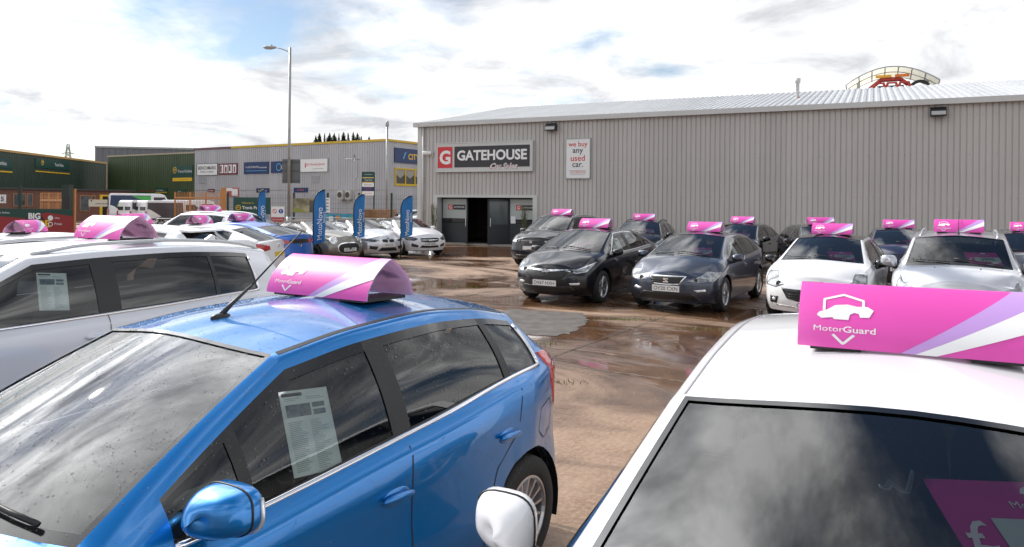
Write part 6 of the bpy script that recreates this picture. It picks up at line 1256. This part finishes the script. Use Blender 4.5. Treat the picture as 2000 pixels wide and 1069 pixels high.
for z in (0.54, 0.58): bars(c, z - 0.01, z + 0.01, -0.38, 0.38, 1, BLACK, 'grille_bar', 0.018)
BM = cab('silver_convertible', W=0.885, H=1.41, wb=2.69, nose=0.80, tail=-3.62, zh=0.76, zc=0.98, zb0=0.95, zb1=0.99, zrb=0.98, zr=1.30, rhead=-2.35, rbase=-2.95, soft=-1.12, cowl=-0.36, head=-1.08, wr=0.325, win=[(-0.62, -1.75, 'g1'), (-1.75, -1.80, 'p'), (-1.80, -2.25, 'g2')])
c = make_car(BM, 'silver convertible with twin grille and black soft top, plate OE68 GDJ', (-4.91, 27.0), 0.75, LSILV, roofmat=SOFT, rim=DRIM)
headlight(c, [('f', 0.34, 0.66), ('f', 0.50, 0.605), ('f', 0.62, 0.61), ('s', 0.40, 0.66), ('s', 0.24, 0.74), ('f', 0.60, 0.70)], 32, True, mat('dark_lamp', (0.10, 0.10, 0.11), 0.08, 0.4, coat=1.0, noise=(20, 0.6)))
for sg in (1, -1): patch(c, [('f', sg * a, b) for a, b in ((0.03, 0.665), (0.06, 0.685), (0.22, 0.685), (0.25, 0.655), (0.22, 0.585), (0.06, 0.575), (0.03, 0.60))], MESHB, 'kidney_grille', 0.008, 0, False)
panel(c, [(0.0, 0.40), (0.30, 0.40), (0.40, 0.28), (0.0, 0.28)], BLACK, 'lower_grille'); panel(c, [(0.40, 0.44), (0.68, 0.47), (0.68, 0.36), (0.46, 0.33)], BLACK, 'air_intake', 0.005, True); badge(c, 0.715, 0.04); plate(c, 'OE68 GDJ', 0.485)
ME = cab('white_convertible', W=0.905, H=1.41, wb=2.84, nose=0.82, tail=-3.82, zh=0.76, zc=0.98, zb0=0.95, zb1=0.99, zrb=0.98, zr=1.30, rhead=-2.45, rbase=-3.05, soft=-1.15, cowl=-0.40, head=-1.12, wr=0.33, win=[(-0.66, -1.8, 'g1'), (-1.8, -1.85, 'p'), (-1.85, -2.35, 'g2')])
c = make_car(ME, 'white convertible with star grille beside the shed corner', (-3.55, 28.75), 0.62, WHITEP, roofmat=SOFT, rim=DRIM)
headlight(c, [('f', 0.46, 0.64), ('f', 0.60, 0.57), ('s', 0.46, 0.60), ('s', 0.20, 0.76), ('s', 0.36, 0.76), ('f', 0.60, 0.70)], 34, True, mat('dark_lamp', (0.10, 0.10, 0.11), 0.08, 0.4, coat=1.0, noise=(20, 0.6)))
panel(c, [(0.0, 0.68), (0.36, 0.68), (0.42, 0.63), (0.36, 0.53), (0.2, 0.50), (0.0, 0.495)], CHROME, 'grille_surround', 0.005); panel(c, [(0.0, 0.668), (0.35, 0.668), (0.395, 0.63), (0.35, 0.54), (0.2, 0.515), (0.0, 0.51)], MESHB, 'grille', 0.010)
panel(c, [(0.0, 0.60), (0.38, 0.605), (0.38, 0.59), (0.0, 0.585)], CHROME, 'grille_bar', 0.016); o = badge(c, 0.59, 0.085, MESHB); st = MB()
for k in range(3):
    t = math.pi / 2 + k * 2.094; st.add([(0.075 * math.cos(t), 0.02, 0.075 * math.sin(t)), (0.012 * math.cos(t + 1.2), 0.02, 0.012 * math.sin(t + 1.2)), (0, 0.03, 0), (0.012 * math.cos(t - 1.2), 0.02, 0.012 * math.sin(t - 1.2))], [(0, 1, 2, 3)])
st.lathe([(0.075, 0.014), (0.08, 0.022), (0.086, 0.014)], 28); st.build('star', CHROME, o)
panel(c, [(0.0, 0.37), (0.34, 0.40), (0.40, 0.31), (0.0, 0.30)], BLACK, 'lower_grille'); panel(c, [(0.46, 0.40), (0.70, 0.48), (0.70, 0.36), (0.48, 0.33)], BLACK, 'air_intake', 0.005, True); plate(c, 'KU68 HNN', 0.44)

# white cars and vans beyond the fence
c = make_car(H5, 'white hatchback beyond the fence seen from behind, left of the pair', (*q(772, 51), 0)[:2], B + 1.2, WHITEP); tail(c)
c = make_car(SU, 'white SUV beyond the fence next to the shed corner, right of the pair', (*q(806, 48), 0)[:2], B + 0.9, WHITEP); tail(c)
def van(label, px_, d, a, body, sidem, mark, H=2.45, L_=5.2, W=0.98):
    p = q(px_, d); o = thing('parked_van', label, 'van', (p[0], p[1], 0), a - math.pi / 2, 'vans beyond the fence')
    prof = [(L_ * 0.5, 0.35), (L_ * 0.5, 0.95), (L_ * 0.42, 1.12), (L_ * 0.36, 1.2), (L_ * 0.24, H - 0.12), (L_ * 0.18, H), (-L_ * 0.46, H), (-L_ * 0.49, H - 0.1), (-L_ * 0.5, 1.0), (-L_ * 0.5, 0.35)]
    secs = [(-W, 0.0), (-W, 0.0), (W, 0.0)]; b = MB(); n = len(prof); v = []
    for y, k in ((-W * 0.9, 0.93), (-W, 0.0), (W, 0.0), (W * 0.9, 0.93)):
        for x, z in prof: v.append((x, y if k == 0 or z > 1.1 else math.copysign(W, y), z if k == 0 else z))
    tap = lambda z: 1 - 0.10 * max(0, (z - 1.1) / (H - 1.1)) ** 1.5
    v = [(x, sg * W * tap(z), z) for sg in (-1, 1) for x, z in prof]
    b.add(v, [tuple(range(n))[::-1], tuple(range(n, 2 * n))] + [(k, (k + 1) % n, n + (k + 1) % n, n + k) for k in range(n)]); bo = b.build('body', body, o)
    bv = bo.modifiers.new('soft_edges', 'BEVEL'); bv.width = 0.07; bv.segments = 3; bv.limit_method = 'ANGLE'
    for sg in (-1, 1):
        pf = [(L_ * 0.05, 1.15), (L_ * 0.05, H - 0.16), (-L_ * 0.47, H - 0.16), (-L_ * 0.485, 1.15), (-L_ * 0.485, 0.62), (-L_ * 0.37, 0.62), (L_ * 0.05, 0.62)]
        if sidem: MB().add([(x, sg * (W * tap(z) + 0.008), z) for x, z in pf], [tuple(range(len(pf)))]).build('side_livery', sidem, o)
        wd_ = [(L_ * 0.33, 1.28), (L_ * 0.235, H - 0.3), (L_ * 0.09, H - 0.3), (L_ * 0.09, 1.28)]; MB().add([(x, sg * (W * tap(z) + 0.012), z) for x, z in wd_], [(0, 1, 2, 3)]).build('cab_window', mat('dark_window', (0.03, 0.032, 0.035), 0.06), o)
        if mark == 'green':
            MB().add([(x, sg * (W * tap(z) + 0.014), z) for x, z in ((L_ * 0.05, H - 0.2), (-L_ * 0.2, H - 0.2), (-L_ * 0.05, H - 0.6), (L_ * 0.05, H - 0.7))], [(0, 1, 2, 3)]).build('green_flash', mat('flash_green', (0.06, 0.40, 0.08), 0.4), o)
            MB().lathe([(0, 0), (0.28, 0)], 20).build('round_logo', mat('logo_green', (0.25, 0.45, 0.05), 0.4), o, False, Matrix.Translation((-L_ * 0.34, sg * (W + 0.016), 1.55))); put_text('Enterprise'[:1] + 'uro', lambda u, w_: (-L_ * 0.13 - sg * 0 + u * (-1 if sg > 0 else 1), sg * (W + 0.016), 1.55 + w_), 0, 0, 0.9, 0.4, WHITE, o, 'lettering', 0.03)
        for x in (L_ * 0.32, -L_ * 0.28):
            ty, rm, di = wheel_meshes(0.33, 'five', STEEL); t = link('wheel', ty, o, Matrix.Translation((x, sg * (W - 0.06), 0.33)) @ Matrix.Rotation(0 if sg > 0 else math.pi, 4, 'Z')); link('rim', rm, t)
    for sg in (-1, 1):
        MB().box(-L_ * 0.5 - 0.02, -L_ * 0.5 + 0.05, sg * 0.5 - 0.33, sg * 0.5 + 0.33, 1.3, H - 0.45).build('rear_window', mat('dark_window', (0.03, 0.032, 0.035), 0.06), o); MB().box(-L_ * 0.5 - 0.03, -L_ * 0.5 + 0.02, sg * W * 0.93 - 0.07, sg * W * 0.93 + 0.07, 0.75, 1.25).build('tail_light', REDL, o)
    MB().box(-L_ * 0.5 - 0.05, -L_ * 0.5 + 0.05, -W * 0.95, W * 0.95, 0.36, 0.56).build('bumper', BLACK, o); MB().box(-L_ * 0.5 - 0.03, -L_ * 0.5, -0.26, 0.26, 0.75, 0.86).build('number_plate', mat('plate_yellow', (0.75, 0.55, 0.03), 0.4), o)
    ws_ = [(L_ * 0.352, 1.27), (L_ * 0.252, H - 0.17)]; MB().add([(x + 0.02, sg * W * 0.82 * tap(z), z) for x, z in ws_ for sg in (-1, 1)], [(0, 1, 3, 2)]).build('windscreen', mat('dark_window', (0.03, 0.032, 0.035), 0.06), o)
DGV = mat('van_grey_livery', (0.055, 0.05, 0.06), 0.4)
van('tall white van with navy and green livery behind the other vans', 285, 62, 2.12, WHITEP, mat('van_navy', (0.012, 0.035, 0.10), 0.35), 'green', 2.55, 5.6)
van('left of two matching white vans with dark grey sides', 309, 54, 2.5, WHITEP, DGV, None, 2.0, 4.9)
van('right of two matching white vans with dark grey sides', 338, 53.5, 2.5, WHITEP, DGV, None, 2.0, 4.9)
van('plain white van behind the orange mesh gate', 385, 56, 1.9, WHITEP, None, None, 2.05, 4.9)

patch(FIC, [('f', -0.16, 1.40), ('f', -0.07, 1.31), ('f', 0.07, 1.31), ('f', 0.16, 1.40)], GLOSSB, 'sensor_housing', -0.012, 0, False, 0.05)
for c_, m_, w_ in ((FIC, BLACK, 0.011), (RCC, mat('seam_grey', (0.25, 0.25, 0.26), 0.5), 0.004)):
    s_ = c_.s; top_line(c_, [(s_['head'] - 0.01 + (s_['rhead'] + 0.05 - s_['head']) * k / 30, s_['W'] * (s_.get('rw', 0.66) * 0.955 - 0.03 * (k / 30) ** 3)) for k in range(31)], w_, m_, 'roof_moulding')
# rain drops lying on the nearest cars
DROP = glass('water_drop', (0.88, 0.90, 0.92))
def drops(c, n_top, n_side, x0, x1):
    b = MB(); W = c.s['W']
    def dome(h, n, r, st=1.0):
        u = n.cross(Vector((1, 0, 0))).normalized() if abs(n.x) < 0.9 else n.cross(Vector((0, 1, 0))).normalized(); w = n.cross(u)
        v = [h + (u * math.cos(t) * r + w * math.sin(t) * r * st) for t in np.linspace(0, 2 * math.pi, 6, endpoint=False)] + [h + n * r * 0.45 + (u * math.cos(t) * r + w * math.sin(t) * r * st) * 0.6 for t in np.linspace(0, 2 * math.pi, 6, endpoint=False)] + [h + n * r * 0.62]
        b.add(v, [(k, (k + 1) % 6, 6 + (k + 1) % 6, 6 + k) for k in range(6)] + [(6 + k, 6 + (k + 1) % 6, 12) for k in range(6)])
    for k in range(n_top + n_side):
        if k < n_top: o, d = Vector((rng.uniform(x1, x0), rng.uniform(-W * .8, W * .8), 3)), Vector((0, 0, -1))
        else: o, d = Vector((rng.uniform(x1, x0), 3, rng.uniform(0.45, 1.45))), Vector((0, -1, 0))
        h, n, _, _ = c.bvh.ray_cast(o, d)
        if h is None: continue
        if n.dot(d) > 0: n = -n
        if k >= n_top and n.dot(-d) < 0.5: continue
        dome(h, n, 0.0011 + 0.0026 * rng.random() ** 3)
    o = b.build('rain_drops', DROP, c.root, True); o['kind'] = 'stuff'
drops(FIC, 9000, 4500, 0.1, -3.0)
